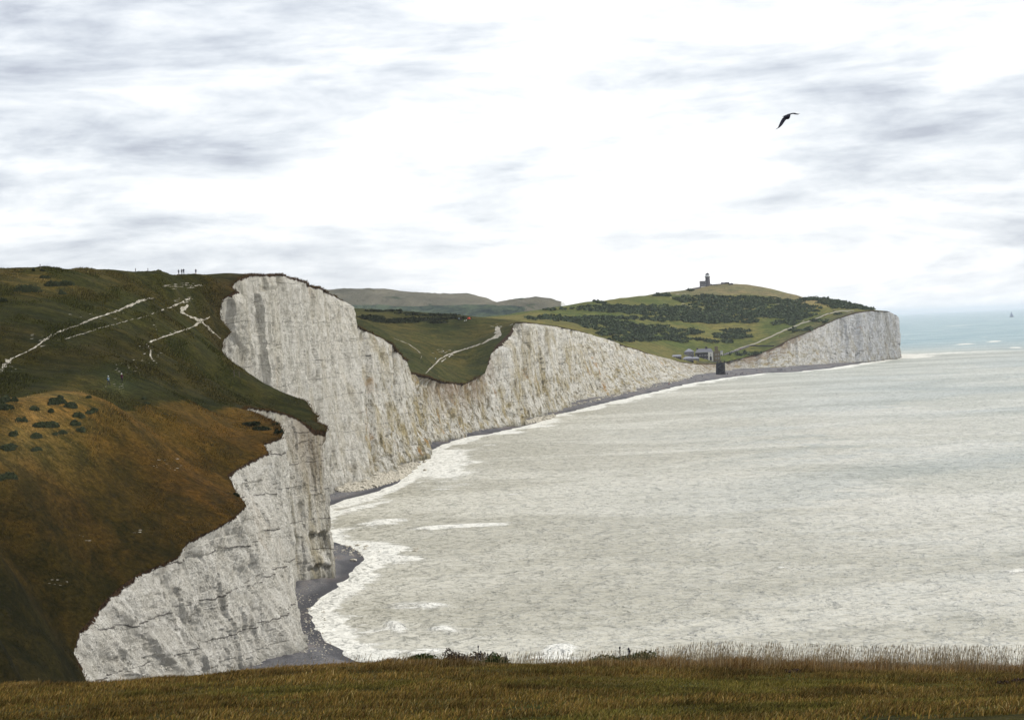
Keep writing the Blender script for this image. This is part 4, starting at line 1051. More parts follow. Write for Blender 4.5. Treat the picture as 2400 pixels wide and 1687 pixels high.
# coarse tussocks on the near hill and along the brinks
n = 330000
Y = np.sqrt(r2.uniform(235.0 ** 2, 700 ** 2, n)); X = Y * r2.uniform(-0.25, -0.08, n)
tz = np.full(n, -99.0)
cl = fbm(X / 5, Y / 12, 0, 4, 37)
kp = (cl + r2.uniform(-0.5, 0.5, n) > 0.05) & in_poly(X, Y, poly); X, Y, cl = X[kp], Y[kp], cl[kp]
d_, _ = near_poly(np.c_[X, Y], edge_xy[(edge_xy[:, 1] > 200) & (edge_xy[:, 1] < 520)])
Z = rbf(np.c_[X, Y])
vi, _d = None, None
from mathutils.kdtree import KDTree
kdt = KDTree(len(down_v))
for i, q in enumerate(down_v): kdt.insert((q[0], q[1], 0), i)
kdt.balance()
idx = np.array([kdt.find((a, b, 0))[1] for a, b in zip(X.tolist(), Y.tolist())])
Z = np.array([ground_z(a, b) or -99 for a, b in zip(X.tolist(), Y.tolist())])
ok = (Z > 0) & (d_ > 0.3); X, Y, Z, cl, idx, d_ = X[ok], Y[ok], Z[ok], cl[ok], idx[ok], d_[ok]
n = len(X)
tus = (X < -72) & (Y > 330)
H = (0.10 + 0.26 * np.clip(cl, 0, 1)) * r2.uniform(0.5, 1.4, n) * np.where(tus, 1.6, 1.0)
colr = col[idx] * r2.uniform(0.45, 2.3, n)[:, None] * np.where(r2.uniform(0, 1, n)[:, None] < 0.25, np.array([[1.5, 1.45, 1.6]]), 1.0)
V_, F_, Cc = blades(X, Y, Z, H, 0.10 * (Y / 420) * r2.uniform(0.6, 1.6, n), np.clip(colr, 0, .5), 0.9, 64)
tag(link('grass', mesh_np('hill_grass', V_, F_, [gm], attrs={'gcol': Cc})), 'coarse red-brown grass tussocks over the near hill', 'grass', kind='stuff')
# ragged turf fringe hanging over the brink
us_f = np.flatnonzero((TE[:, 1] > 300) & (TE[:, 1] < 1300))
rep = np.repeat(us_f, 9); n = len(rep)
off = r2.uniform(-0.2, 1.6, n)
sc_ = np.clip(TE[rep, 1] / 450, 0.8, 2.4)
X = TE[rep, 0] - OUT[rep, 0] * off * sc_ + r2.normal(0, .25, n); Y = TE[rep, 1] - OUT[rep, 1] * off * sc_ + r2.normal(0, .25, n)
Z = TE[rep, 2] - 0.1
H = r2.uniform(0.15, 0.5, n) * sc_
cf = np.array([0.060, 0.035, 0.013]) * r2.uniform(0.3, 1.8, n)[:, None]
V_, F_, Cc = blades(X, Y, Z, H, 0.12 * sc_, cf, 1.0, 65)
tag(link('grass', mesh_np('brink_grass', V_, F_, [gm], attrs={'gcol': Cc})), 'ragged fringe of dead grass along the cliff brink', 'grass', kind='stuff')

# ---------------------------------------------------------------- foreground plants
def fhit(px, py):
    d = ray(px, py); h = bvh.ray_cast(Vector(CAM + d * 20), Vector(d)); return None if h[0] is None else np.array(h[0])
def at_brow(px, D=55.5):
    x = (px - 1200) / FPX * D; return np.array([x, D, float(lat(np.array([x]), np.array([D]))[0])])
gre = leaf_mat('bright_shrub_leaves', (0.010, 0.018, 0.004), (0.042, 0.060, 0.014))
tuf = leaf_mat('heathy_leaves', (0.020, 0.014, 0.012), (0.070, 0.046, 0.034))
for (px_, D_, rx, hh, n_, mt_, lab) in [(985, 56.3, .8, .48, 4200, gre, 'bright green low bush on the left of the foreground brow'), (1050, 57.0, .66, .58, 3200, tuf, 'dark purple heathy bush behind the green one on the brow'),
        (1120, 56.8, .72, .46, 3200, gre, 'rounded olive bush right of the heathy bush on the brow'), (1440, 56.5, 1.15, .42, 5200, gre, 'wide dark green bush under two thistle spikes on the brow'), (1820, 51, .28, .15, 700, tuf, 'small dark tuft in the reddish grass right of centre'), (2340, 47.5, .5, .13, 700, tuf, 'low dark tuft near the right frame edge in the foreground')]:
    p = at_brow(px_, D_)
    V_, F_, T_ = leaves(0, 0, -0.04, rx, rx * 0.8, hh, n_, 0.020, int(px_), 4)
    tag(link('bush', mesh_np('bush', V_, F_, [mt_], attrs={'tone': T_}), loc=tuple(p)), lab, 'bush', 'bushes on the foreground brow')
dark_st = plain('thistle_stem', (0.018, 0.017, 0.030), 0.8, 0.3, 20)
def stick_plant(px_, D_, stems, lab, name='thistle', headr=0.022):
    p = at_brow(px_, D_); root = empty(name, tuple(p))
    bm = bmesh.new()
    def tube(a, b, r0, r1, k=5):
        a, b = Vector(a), Vector(b); q = (b - a).to_track_quat('Z', 'Y')
        A = [bm.verts.new(a + q @ Vector((r0 * math.cos(6.2832 * i / k), r0 * math.sin(6.2832 * i / k), 0))) for i in range(k)]
        B = [bm.verts.new(b + q @ Vector((r1 * math.cos(6.2832 * i / k), r1 * math.sin(6.2832 * i / k), 0))) for i in range(k)]
        for i in range(k): bm.faces.new((A[i], A[(i + 1) % k], B[(i + 1) % k], B[i]))
        bm.faces.new(B)
    heads = []
    for (x0, x1, h_, leafy) in stems:
        tube((x0, 0, -0.03), (x1, 0.02, h_), 0.008, 0.004)
        heads.append((x1, h_))
        for k in range(leafy):
            f = 0.25 + 0.72 * (k + 0.5) / max(1, leafy); a = k * 2.4
            q = Vector((x0 + (x1 - x0) * f, 0.02 * f, h_ * f)); d = Vector((math.cos(a), math.sin(a), 0.9)) * (0.055 - 0.02 * f)
            tube(q, q + d, 0.011, 0.002, 4)
    bmobj('stem', bm, dark_st, root)
    if headr:
        for x1, h_ in heads:
            bm = bmesh.new(); bmesh.ops.create_icosphere(bm, subdivisions=2, radius=headr)
            for v in bm.verts: v.co.z *= 1.35; v.co *= 1 + 0.25 * math.sin(v.co.x * 900 + v.co.z * 700)
            bmobj('flower_head', bm, dark_st, root, loc=(x1, 0.02, h_ + headr * 0.6))
    tag(root, lab, 'plant'); return root
stick_plant(1090, 57.0, [(-.02, 0.0, .52, 12), (.03, .06, .38, 9), (.06, .16, .34, 8), (.12, .24, .30, 7), (-.02, -.06, .30, 7), (.05, .10, .28, 6)], 'dark branching thistle standing above the heathy bush')
stick_plant(1123, 57, [(0, .01, .30, 6)], 'single short thistle right of the branching one', headr=.016)
stick_plant(1152, 57, [(0, .02, .36, 6), (.02, .05, .30, 5)], 'thin thistle over the olive bush', headr=.014)
stick_plant(1422, 56.8, [(0, 0, .46, 16)], 'left of the two dark thistle spikes over the wide bush', headr=.026)
stick_plant(1442, 56.8, [(0, .01, .42, 18), (.02, .03, .36, 12)], 'right and fatter of the two dark thistle spikes over the wide bush', headr=.028)
stick_plant(2178, 56.5, [(0, .16, .52, 2), (0, -.10, .36, 2), (0, .07, .34, 2), (0, -.04, .30, 1), (0, .10, .42, 1)], 'bare forked twig in the tall grass at right', 'dead_twig', headr=0)

# ---------------------------------------------------------------- boulders and chalk rubble
rockm = MB('boulder_chalk', 0.95, 0.05)
rf = rockm.noise(1.6, 5, 0.7); rockm.col(rockm.mix(rockm.ss(rf, 0.35, 0.65), (0.30, 0.275, 0.22), (0.56, 0.53, 0.46))); rockm.bump(rf, 0.8, 0.3)
def rock_vf(c, r, seed, squash=0.65):
    bm = bmesh.new(); bmesh.ops.create_icosphere(bm, subdivisions=1, radius=1.0)
    rr = np.random.default_rng(seed)
    k = rr.normal(0, 0.16, (len(bm.verts),)); s = r * rr.uniform(0.7, 1.3, 3) * np.array([1, 1, squash])
    V = np.array([np.array(v.co) * s * (1 + k[i]) for i, v in enumerate(bm.verts)]) + c
    F = np.array([[q.index for q in f.verts] for f in bm.faces]); bm.free()
    return V, F
def rubble(regions, name, label):
    Vs, Fs, b = [], [], 0
    for (cx, cy, rx, ry, ang, n_, s0, s1) in regions:
        for i in range(n_):
            a, q = r2.uniform(0, 6.283), math.sqrt(r2.uniform(0, 1))
            dx = rx * q * math.cos(a); px_, py_ = cx + dx, cy + ry * q * math.sin(a) + ang * dx
            w = hit_beach(px_, py_)
            if w is None: w = W(px_, py_, 0)
            r_ = s0 * (s1 / s0) ** (r2.uniform(0, 1) ** 2.2)
            V, F = rock_vf(w + np.array([0, 0, r_ * 0.15]), r_, int(r2.integers(1e9)))
            Vs.append(V); Fs.append(F + b); b += len(V)
    tag(link(name, mesh_np(name, np.vstack(Vs), np.vstack(Fs), [rockm.m])), label, 'rubble', kind='stuff')
rubble([(865, 1133, 75, 12, -0.22, 1300, .35, 1.6), (930, 1108, 50, 12, -0.35, 700, .35, 1.5), (972, 1080, 30, 8, -.55, 160, .3, 1.2), (900, 1122, 60, 14, -.25, 220, .8, 2.1)], 'chalk_rubble', 'pale fallen chalk rubble at the foot of the tall white face')
rubble([(1255, 986, 32, 5, -.25, 260, .5, 1.9), (1288, 978, 14, 5, -.3, 60, .5, 2.0), (1150, 1002, 60, 2, -.2, 60, .4, 1.2), (1450, 925, 120, 3, -.24, 160, .5, 1.5), (1590, 893, 30, 2, -.2, 30, .5, 2.0)], 'chalk_rubble', 'pale chalk rubble at the cliff foot further along the bay')
rubble([(820, 1290, 34, 12, .2, 80, .12, .55), (770, 1300, 30, 20, 0, 60, .1, .45), (860, 1283, 45, 8, .1, 24, .25, .8), (712, 1450, 50, 80, 0, 420, .08, .30), (740, 1510, 60, 30, .2, 160, .08, .26), (930, 1290, 60, 8, 0, 10, .4, .9)], 'chalk_rubble', 'scattered chalk cobbles on the near shingle beach')
for (px_, py_, r_, lab) in [(888, 1118, 2.6, 'largest tan boulder in the fallen chalk rubble'), (829, 1314, .9, 'pale boulder on the shingle spit below the near headland'), (905, 1288, .9, 'brown rock in the surf off the shingle spit'), (858, 1283, .9, 'brown rock awash at the tip of the shingle spit'),
                            (994, 1084, 1.2, 'dark rock in the foam nearest the distant shingle'), (996, 1103, 1.0, 'dark rock in the foam below the rubble'), (776, 1118, 3.2, 'big broken chalk block leaning at the foot of the tall face')]:
    w = hit_beach(px_, py_)
    if w is None: w = W(px_, py_, 0)
    V, F = rock_vf(np.zeros(3), r_, int(px_)); tag(link('boulder', mesh_np('boulder', V, F, [rockm.m]), loc=(w[0], w[1], w[2] + r_ * .2)), lab, 'boulder', 'boulders along the shore')

# ---------------------------------------------------------------- buildings
slate = plain('slate_roof', (0.135, 0.140, 0.165), 0.7, 0.2, 0.6); slate2 = plain('pale_roof', (0.22, 0.23, 0.27), 0.6, 0.12, 0.4)
white = plain('white_render', (0.62, 0.60, 0.56), 0.8, 0.1, 0.5); hung = plain('dark_hung_tiles', (0.045, 0.040, 0.055), 0.8, 0.3, 1.2)
flint = plain('flint_wall', (0.115, 0.110, 0.125), 0.9, 0.3, 1.2); ivy = plain('brown_brick', (0.14, 0.115, 0.075), 0.9, 0.45, 0.6)
glass = plain('window_glass', (0.03, 0.035, 0.045), 0.15, 0.1, 1, 0.6); frame_w = plain('white_paint', (0.66, 0.66, 0.66), 0.6, 0.08, 1)
dark_m = plain('dark_painted_steel', (0.022, 0.022, 0.034), 0.6, 0.3, 1); grey_m = plain('grey_stone', (0.20, 0.20, 0.22), 0.9, 0.25, 0.8)
def gz(x, y, d=10): 
    z = ground_z(x, y); return z if z is not None else d
def windows(root, specs, y, fr=frame_w):
    for (x, z, w, h) in specs:
        bm = bmesh.new()
        t = 0.14
        box(bm, x - w / 2, x + w / 2, y - 0.10, y + 0.1, z, z + t); box(bm, x - w / 2, x + w / 2, y - 0.10, y + 0.1, z + h - t, z + h)
        box(bm, x - w / 2, x - w / 2 + t, y - 0.10, y + 0.1, z + t, z + h - t); box(bm, x + w / 2 - t, x + w / 2, y - 0.10, y + 0.1, z + t, z + h - t)
        box(bm, x - 0.05, x + 0.05, y - 0.09, y + 0.1, z + t, z + h - t)
        f = bmobj('window', bm, fr, root)
        bm = bmesh.new(); box(bm, x - w / 2 + t, x + w / 2 - t, y - 0.03, y + 0.04, z + t, z + h - t); bmobj('pane', bm, glass, f)
def gable_roof(bm, x0, x1, y0, y1, z, h, hip=0.0, ov=0.4):
    ym = (y0 + y1) / 2
    a = [bm.verts.new(c) for c in ((x0 - ov, y0 - ov, z), (x1 + ov, y0 - ov, z), (x1 + ov, y1 + ov, z), (x0 - ov, y1 + ov, z), (x0 - ov + hip, ym, z + h), (x1 + ov - hip, ym, z + h))]
    for f in ((0, 1, 5, 4), (2, 3, 4, 5), (1, 2, 5), (3, 0, 4), (3, 2, 1, 0)): bm.faces.new([a[i] for i in f])

# the hotel on the gap
hb = hit(1662, 846.5); hx, hy = hb[0], hb[1] + 14
s_ = hy / FPX
hz = max(gz(hx, hy - 3), hb[2]) - 0.2
hotel = empty('hotel', (hx, hy, hz), R(-4))
def X(px): return (px - 1662) * s_
bm = bmesh.new(); box(bm, X(1633), X(1663), 0, 9, -3, 9.0); bmobj('wall', bm, hung, hotel)
bm = bmesh.new(); box(bm, X(1663) + .01, X(1674.5), -1.6, 8.6, -3, 9.3); bmobj('white_bay', bm, white, hotel)
bm = bmesh.new(); box(bm, X(1677), X(1691), -2.6, 9.2, -3, 9.6); prism(bm, [(X(1677), 9.6), (X(1691), 9.6), (X(1684), 12.2)], -2.6, 9.2); bmobj('end_wing', bm, ivy, hotel)
bm = bmesh.new(); box(bm, X(1674.5) + .01, X(1677) - .01, -0.4, 8.8, -3, 9.2); bmobj('link_wall', bm, ivy, hotel)
bm = bmesh.new(); gable_roof(bm, X(1633), X(1675), -1.2, 9.2, 9.35, 4.4, 3.0)
rf_ = bmobj('roof', bm, slate, hotel)
for (xa, xb, zt) in ((1636.5, 1640.5, 14.2), (1657, 1662, 15.4), (1679, 1686.5, 15.4)):
    bm = bmesh.new(); box(bm, X(xa), X(xb), 3.4, 5.6, 9.9, zt); box(bm, X(xa) - .2, X(xb) + .2, 3.2, 5.8, zt, zt + .35)
    for q in (0.25, 0.75): lathe(bm, [(.22, zt + .36), (.18, zt + 1.0)], 8, X(xa) + (X(xb) - X(xa)) * q, 4.5)
    bmobj('chimney', bm, ivy if xa > 1670 else hung, rf_)
windows(hotel, [(X(p), z, 1.5, 1.5) for p in (1635.5, 1644, 1649.5, 1656, 1661) for z in (1.0, 5.2)], -0.02)
windows(hotel, [(X(1668.6), 5.9, 1.5, 1.4)], -1.62)
bm = bmesh.new(); box(bm, X(1666.3), X(1671), -1.75, -1.60, -.2, 3.6); prism(bm, [(X(1666.3), 3.6), (X(1671), 3.6), (X(1668.6), 5.2)], -1.75, -1.60)
dr = bmobj('door', bm, dark_m, hotel); bm = bmesh.new(); box(bm, X(1668.3), X(1668.6), -1.85, -1.76, 1.0, 1.15); bmobj('handle', bm, frame_w, dr)
windows(hotel, [(X(1681), 1.2, 1.3, 1.6), (X(1687), 1.2, 1.3, 1.6), (X(1681), 5.6, 1.3, 1.6), (X(1687), 5.6, 1.3, 1.6)], -2.62)
tag(hotel, 'dark two-storey seaside hotel with slate roof, chimneys and a white gabled bay', 'hotel')

def low_house(pa, pb, py, depth, wall_h, roof_h, rm, wm, lab, nwin=4, hip=2.0, dy=10, name='cafe', zoff=0.0):
    pc = (pa + pb) / 2
    h = hit(pc, py)
    if h is None: h = P(pc, py, 2470)
    x, y = h[0], h[1] + dy; s = y / FPX; w = (pb - pa) * s
    r_ = empty(name, (x, y, gz(x, y - 2, h[2]) + zoff), R(-6))
    bm = bmesh.new(); box(bm, -w / 2, w / 2, 0, depth, -2.5, wall_h); bmobj('wall', bm, wm, r_)
    bm = bmesh.new(); gable_roof(bm, -w / 2, w / 2, 0, depth, wall_h + .02, roof_h, hip); bmobj('roof', bm, rm, r_)
    windows(r_, [(-w / 2 + (i + .5) * w / nwin, 0.9, min(1.8, w / nwin * .6), 1.5) for i in range(nwin)], -0.02)
    tag(r_, lab, 'building'); return r_
low_house(1601, 1626, 847, 8, 2.8, 2.6, slate2, hung, 'low cafe with a pale hipped roof and glazed front nearest the cliff', 6, 3.5, 4)
low_house(1609, 1631, 842, 8, 4.2, 3.6, slate2, flint, 'taller pale hipped roof behind the low cafe', 4, 5.0, 26, 'pavilion', 1.0)
low_house(1623, 1640, 847, 7, 2.5, 1.8, slate2, flint, 'small pale roofed annex between the cafe and the hotel', 3, 2.0, 8, 'annex')
low_house(1577, 1598, 841, 7, 2.2, 1.7, slate2, hung, 'long low shed at the left end of the seaside buildings', 4, 1.0, 8, 'shed')
low_house(1692.5, 1698, 845, 6, 5.0, 1.6, slate, white, 'small white cottage at the right end of the hotel', 1, .5, 16, 'cottage')
# promenade wall along the brink
def edge_pt(px, py):
    h = hit(px, py); return h
pts_ = [hit(p, q) for p, q in ((1632, 850), (1650, 850.4), (1668, 849.5), (1682, 848.5))]
bm = bmesh.new()
pts_ = [p for p in pts_ if p is not None]
for a, b in zip(pts_, pts_[1:]):
    v = [bm.verts.new((a[0], a[1] - .3, a[2] - 2.0)), bm.verts.new((b[0], b[1] - .3, b[2] - 2.0)), bm.verts.new((b[0], b[1] - .3, b[2] + .9)), bm.verts.new((a[0], a[1] - .3, a[2] + .9)),
         bm.verts.new((a[0], a[1] + .3, a[2] - 2.0)), bm.verts.new((b[0], b[1] + .3, b[2] - 2.0)), bm.verts.new((b[0], b[1] + .3, b[2] + .9)), bm.verts.new((a[0], a[1] + .3, a[2] + .9))]
    for f in ((0, 1, 2, 3), (5, 4, 7, 6), (3, 2, 6, 7), (0, 3, 7, 4), (1, 5, 6, 2)): bm.faces.new([v[i] for i in f])
tag(bmobj('promenade_wall', bm, dark_m), 'dark wall and railing along the brink below the hotel', 'wall')
# dark beach stairs tower
w0 = W(1691, 878, 1.8); sx = w0[1] / FPX
st_ = empty('beach_stairs', tuple(w0))
bm = bmesh.new()
for x in (-3.6, 0.2, 4.0):
    for y in (0, 3.4):
        box(bm, x - .28, x + .28, y - .28, y + .28, -1, 15.2)
for z in (3.8, 7.6, 11.4, 15.0):
    box(bm, -3.9, 4.3, -.3, 3.7, z - .12, z + .18)
bmobj('frame', bm, dark_m, st_)
for k in range(4):
    bm = bmesh.new(); z0 = k * 3.75 + .2; d = 1 if k % 2 == 0 else -1; yo = 0.2 if k % 2 == 0 else 1.9
    for i in range(16):
        x = d * (-3.2 + i * 0.44) + 0.2
        box(bm, x - .3, x + .3, yo, yo + 1.4, z0 + i * .23, z0 + i * .23 + .08)
    fl = bmobj('flight', bm, dark_m, st_)
    bm = bmesh.new(); a = 3.4 * d
    for yy in (yo - .05, yo + 1.4):
        v = [bm.verts.new(c) for c in ((.2 - a, yy, z0 + .9), (.2 + a, yy, z0 + 4.4), (.2 + a, yy, z0 + 4.6), (.2 - a, yy, z0 + 1.1), (.2 - a, yy + .06, z0 + .9), (.2 + a, yy + .06, z0 + 4.4), (.2 + a, yy + .06, z0 + 4.6), (.2 - a, yy + .06, z0 + 1.1))]
        for f in ((0, 1, 2, 3), (7, 6, 5, 4), (3, 2, 6, 7), (0, 4, 5, 1), (0, 3, 7, 4), (1, 5, 6, 2)): bm.faces.new([v[i] for i in f])
    bmobj('handrail', bm, grey_m, fl)
bm = bmesh.new()
for i in range(7): box(bm, -5.6 + i * .12, 4.4 - (i % 2) * .8, 3.9, 6.2, -1 + i * 2.0, 1.0 + i * 2.0)
bmobj('retaining_wall', bm, dark_m, st_)
bm = bmesh.new()
for i in range(6): box(bm, 1.0, 3.6, 3.9, 4.6, 3 + i * 2, 4.5 + i * 2)
tag(st_, 'dark steel staircase tower going down the low cliff to the beach', 'stairs')

# the lighthouse
lb = P(1659, 668.5, 3150); L_ = 3150 / FPX
lz = min(lb[2], gz(lb[0], lb[1]) + 1.5)
lh = empty('lighthouse', (lb[0], lb[1], lb[2]))
bm = bmesh.new(); lathe(bm, [(4.0, -6), (3.8, 0), (3.25, 11.4), (3.3, 11.5)], 28); bmobj('tower', bm, flint, lh)
bm = bmesh.new(); lathe(bm, [(3.3, 11.5), (4.1, 11.9), (4.1, 12.5), (3.9, 12.5)], 28); gl_ = bmobj('gallery', bm, dark_m, lh)
bm = bmesh.new()
lathe(bm, [(4.05, 12.48), (4.05, 13.5), (3.95, 13.55)], 20)
bmobj('railing', bm, frame_w, gl_)
bm = bmesh.new(); lathe(bm, [(3.1, 12.5), (3.1, 13.4), (2.9, 13.5), (2.9, 15.6), (3.1, 15.7)], 24); ln_ = bmobj('lantern_room', bm, frame_w, lh)
bm = bmesh.new()
for i in range(12):
    a = (i + .5) * math.pi / 6; x, y = 2.93 * math.cos(a), 2.93 * math.sin(a)
    q = Matrix.Rotation(a, 4, 'Z'); v = [bm.verts.new(Vector((x, y, 0)) + q @ Vector(c)) for c in ((.05, -.5, 13.8), (.05, .5, 13.8), (.05, .5, 15.4), (.05, -.5, 15.4))]
    bm.faces.new(v)
bmobj('pane', bm, plain('pale_lantern_glass', (.42, .46, .5), .3, .05, 1), ln_)
bm = bmesh.new(); lathe(bm, [(3.3, 15.7), (2.6, 16.6), (1.2, 17.6), (.35, 18.0), (.3, 18.5), (.02, 18.9)], 24); bmobj('dome', bm, dark_m, lh)
bm = bmesh.new(); box(bm, -11.6, -2.0, -2.2, 4.5, -6, 6.1); box(bm, -11.8, -1.9, -2.4, 4.7, 6.12, 6.5); hw_ = bmobj('keepers_house', bm, flint, lh)
windows(lh, [(x, z, 1.1, 1.3) for x in (-10.2, -8.0, -5.8, -3.6) for z in (0.0, 3.6)], -2.22)
bm = bmesh.new(); box(bm, 4.0, 5.8, -1, 1.5, -5, 1.6); bmobj('porch', bm, flint, lh)
bm = bmesh.new(); box(bm, -11.4, -3.5, -3.2, -2.3, -6, -1.5); bmobj('terrace_wall', bm, white, lh)
tag(lh, 'old grey stone lighthouse with white lantern room and a square house, on the far hilltop', 'lighthouse')
# long low wall on the hill right of the lighthouse
def ridge_wall(pa, pb, h, mt, name, lab, cat, lift=0.0, thick=1.2, n=14):
    bm = bmesh.new(); last = None
    for i in range(n + 1):
        t = i / n; px_, py_ = pa[0] + (pb[0] - pa[0]) * t, pa[1] + (pb[1] - pa[1]) * t
        q = hit(px_, py_)
        if q is None:
            q = hit(px_, py_ + 3)
            if q is None: continue
        z = q[2] - 1.0; hh = h * (0.8 + 0.3 * random.random())
        cur = [bm.verts.new((q[0], q[1] + y, zz)) for y in (0, thick) for zz in (z, z + 1 + hh)]
        if last:
            for f in ((last[0], cur[0], cur[1], last[1]), (last[1], cur[1], cur[3], last[3]), (last[3], cur[3], cur[2], last[2])): bm.faces.new(f)
        last = cur
    tag(bmobj(name, bm, mt), lab, cat)
ridge_wall((1663, 669.5), (1695, 666.5), 1.6, flint, 'garden_wall', 'low dark wall running right from the lighthouse', 'wall')
ridge_wall((1618, 681.5), (1643, 674.5), 2.0, flint, 'garden_wall', 'low dark wall on the slope left of the lighthouse', 'wall')
ridge_wall((1690, 666), (1718, 664.5), 2.6, hung, 'hedge', 'flat-topped dark hedge on the hill crest right of the lighthouse', 'hedge')
ridge_wall((1697, 833), (1757, 812.5), 2.0, flint, 'roadside_wall', 'long low grey wall below the pale track', 'wall', n=24)
ridge_wall((1758, 811.5), (1819, 812), 1.5, hung, 'hedge', 'thin dark hedge from the roadside wall to the brink', 'hedge')
bodies = [plain('car_paint_%s' % n_, c_, .35, .05, 1, .5) for n_, c_ in (('white', (.6, .6, .6)), ('silver', (.3, .31, .33)), ('blue', (.05, .07, .15)), ('red', (.25, .03, .03)))]
tyre = plain('tyre_rubber', (.02, .02, .02), .9)
def car(px_, py_, k, rz, lab):
    q = hit(px_, py_)
    if q is None: return
    r_ = empty('parked_car', tuple(q), rz)
    bm = bmesh.new(); prism(bm, [(-2.1, .35), (2.1, .35), (2.15, .8), (1.3, .95), (.7, 1.45), (-1.2, 1.45), (-1.9, .95), (-2.15, .85)], -.85, .85); bmobj('body', bm, bodies[k], r_)
    bm = bmesh.new(); prism(bm, [(-1.5, .98), (1.15, .98), (.68, 1.38), (-1.15, 1.38)], -.87, .87); bmobj('window', bm, glass, r_)
    for x in (-1.3, 1.3):
        for y in (-.86, .66):
            bm = bmesh.new(); prism(bm, [(x + .33 * math.cos(a * .6283), .33 + .33 * math.sin(a * .6283)) for a in range(10)], y, y + .2); bmobj('wheel', bm, tyre, r_)
    tag(r_, lab, 'car', 'cars parked by the roadside wall')
for i, (px_, py_, k) in enumerate([(1700, 829.5, 1), (1706, 827.5, 0), (1712.5, 825.5, 2), (1719, 823, 1), (1726, 820.5, 0), (1733, 818, 3), (1740, 815.5, 1)]):
    car(px_, py_ + 1.6, k, R(20), ['silver', 'white', 'dark blue', 'silver', 'white', 'red', 'silver'][k if k > 3 else i] + ' car, number %s from the hotel along the roadside wall' % ['one', 'two', 'three', 'four', 'five', 'six', 'seven'][i])

# ---------------------------------------------------------------- people
skin = plain('skin', (.30, .17, .11), .7, .1, 2); hair = plain('hair', (.03, .02, .015), .8, .2, 20)
cl = {n_: plain('cloth_' + n_, c_, .9, .15, 6) for n_, c_ in dict(black=(.012, .012, .018), navy=(.012, .014, .04), grey=(.10, .10, .11), white=(.6, .6, .6), pale=(.30, .42, .44), plum=(.06, .015, .035), red=(.30, .03, .02), khaki=(.12, .10, .06), blue=(.05, .09, .22)).items()}
POSE = {
 'stand': dict(hipL=(.10, 0), knL=(.105, .02), ftL=(.11, 0), hipR=(-.10, 0), knR=(-.105, .02), ftR=(-.12, 0), elL=(.25, -.02, 1.10), haL=(.26, .05, .86), elR=(-.25, -.02, 1.10), haR=(-.26, .05, .86)),
 'walk': dict(hipL=(.10, 0), knL=(.10, .20), ftL=(.10, .30), hipR=(-.10, 0), knR=(-.10, -.02), ftR=(-.10, -.34), elL=(.24, -.16, 1.12), haL=(.22, -.18, .88), elR=(-.24, .10, 1.12), haR=(-.20, .28, .95)),
 'hands_up': dict(hipL=(.10, 0), knL=(.11, .03), ftL=(.12, 0), hipR=(-.10, 0), knR=(-.10, .02), ftR=(-.14, -.04), elL=(.27, .02, 1.12), haL=(.12, .22, 1.22), elR=(-.27, .02, 1.12), haR=(-.12, .22, 1.20)),
}
def body_mesh(pose, level):
    p = POSE[pose]
    pts = [((0, 0, .93), .145), ((0, .01, 1.14), .135), ((0, 0, 1.36), .15), ((0, .0, 1.47), .062), ((0, .02, 1.58), .085), ((0, .02, 1.69), .080),
           ((*p['hipL'], .86), .095), ((*p['knL'], .48), .062), ((*p['ftL'], .09), .043), ((p['ftL'][0], p['ftL'][1] + .16, .035), .036),
           ((*p['hipR'], .86), .095), ((*p['knR'], .48), .062), ((*p['ftR'], .09), .043), ((p['ftR'][0], p['ftR'][1] + .16, .035), .036),
           ((.19, 0, 1.38), .066), (p['elL'], .046), (p['haL'], .032), ((-.19, 0, 1.38), .066), (p['elR'], .046), (p['haR'], .032)]
    ed = [(0, 1), (1, 2), (2, 3), (3, 4), (4, 5), (0, 6), (6, 7), (7, 8), (8, 9), (0, 10), (10, 11), (11, 12), (12, 13), (2, 14), (14, 15), (15, 16), (2, 17), (17, 18), (18, 19)]
    me = bpy.data.meshes.new('skel'); me.from_pydata([q[0] for q in pts], ed, [])
    o = bpy.data.objects.new('skel', me); C.objects.link(o)
    mo = o.modifiers.new('s', 'SKIN'); mo.use_smooth_shade = True
    for i, q in enumerate(pts): me.skin_vertices[0].data[i].radius = (q[1], q[1] * (.72 if i in (1, 2) else 1))
    me.skin_vertices[0].data[0].use_root = True
    if level: o.modifiers.new('u', 'SUBSURF').levels = level; o.modifiers[-1].render_levels = level
    dg = bpy.context.evaluated_depsgraph_get()
    out = bpy.data.meshes.new_from_object(o.evaluated_get(dg))
    bpy.data.objects.remove(o); bpy.data.meshes.remove(me)
    return out
BODY = {(k, l): body_mesh(k, l) for k in POSE for l in (1, 2)}
OUT_ = [('black', 'navy'), ('navy', 'black'), ('grey', 'navy'), ('white', 'black'), ('plum', 'black'), ('blue', 'grey'), ('khaki', 'navy'), ('red', 'navy'), ('pale', 'navy')]
_pm = {}
def person_mesh(pose, level, top, leg, shorts=False):
    k = (pose, level, top, leg, shorts)
    if k not in _pm:
        me = BODY[(pose, level)].copy(); me.name = 'person'
        me.materials.clear()
        for m_ in (skin, cl[top], cl[leg], cl['black'], hair): me.materials.append(m_)
        for pl in me.polygons:
            c = pl.center
            if c.z > 1.64 or (c.z > 1.53 and c.y < -.02): i = 4
            elif c.z > 1.47: i = 0
            elif abs(c.x) > .2 and c.z < .93: i = 0
            elif c.z > .90: i = 1
            elif c.z > (.52 if shorts else .10): i = 2
            elif c.z > .10: i = 0
            else: i = 3
            pl.material_index = i; pl.use_smooth = True
        _pm[k] = me
    return _pm[k]
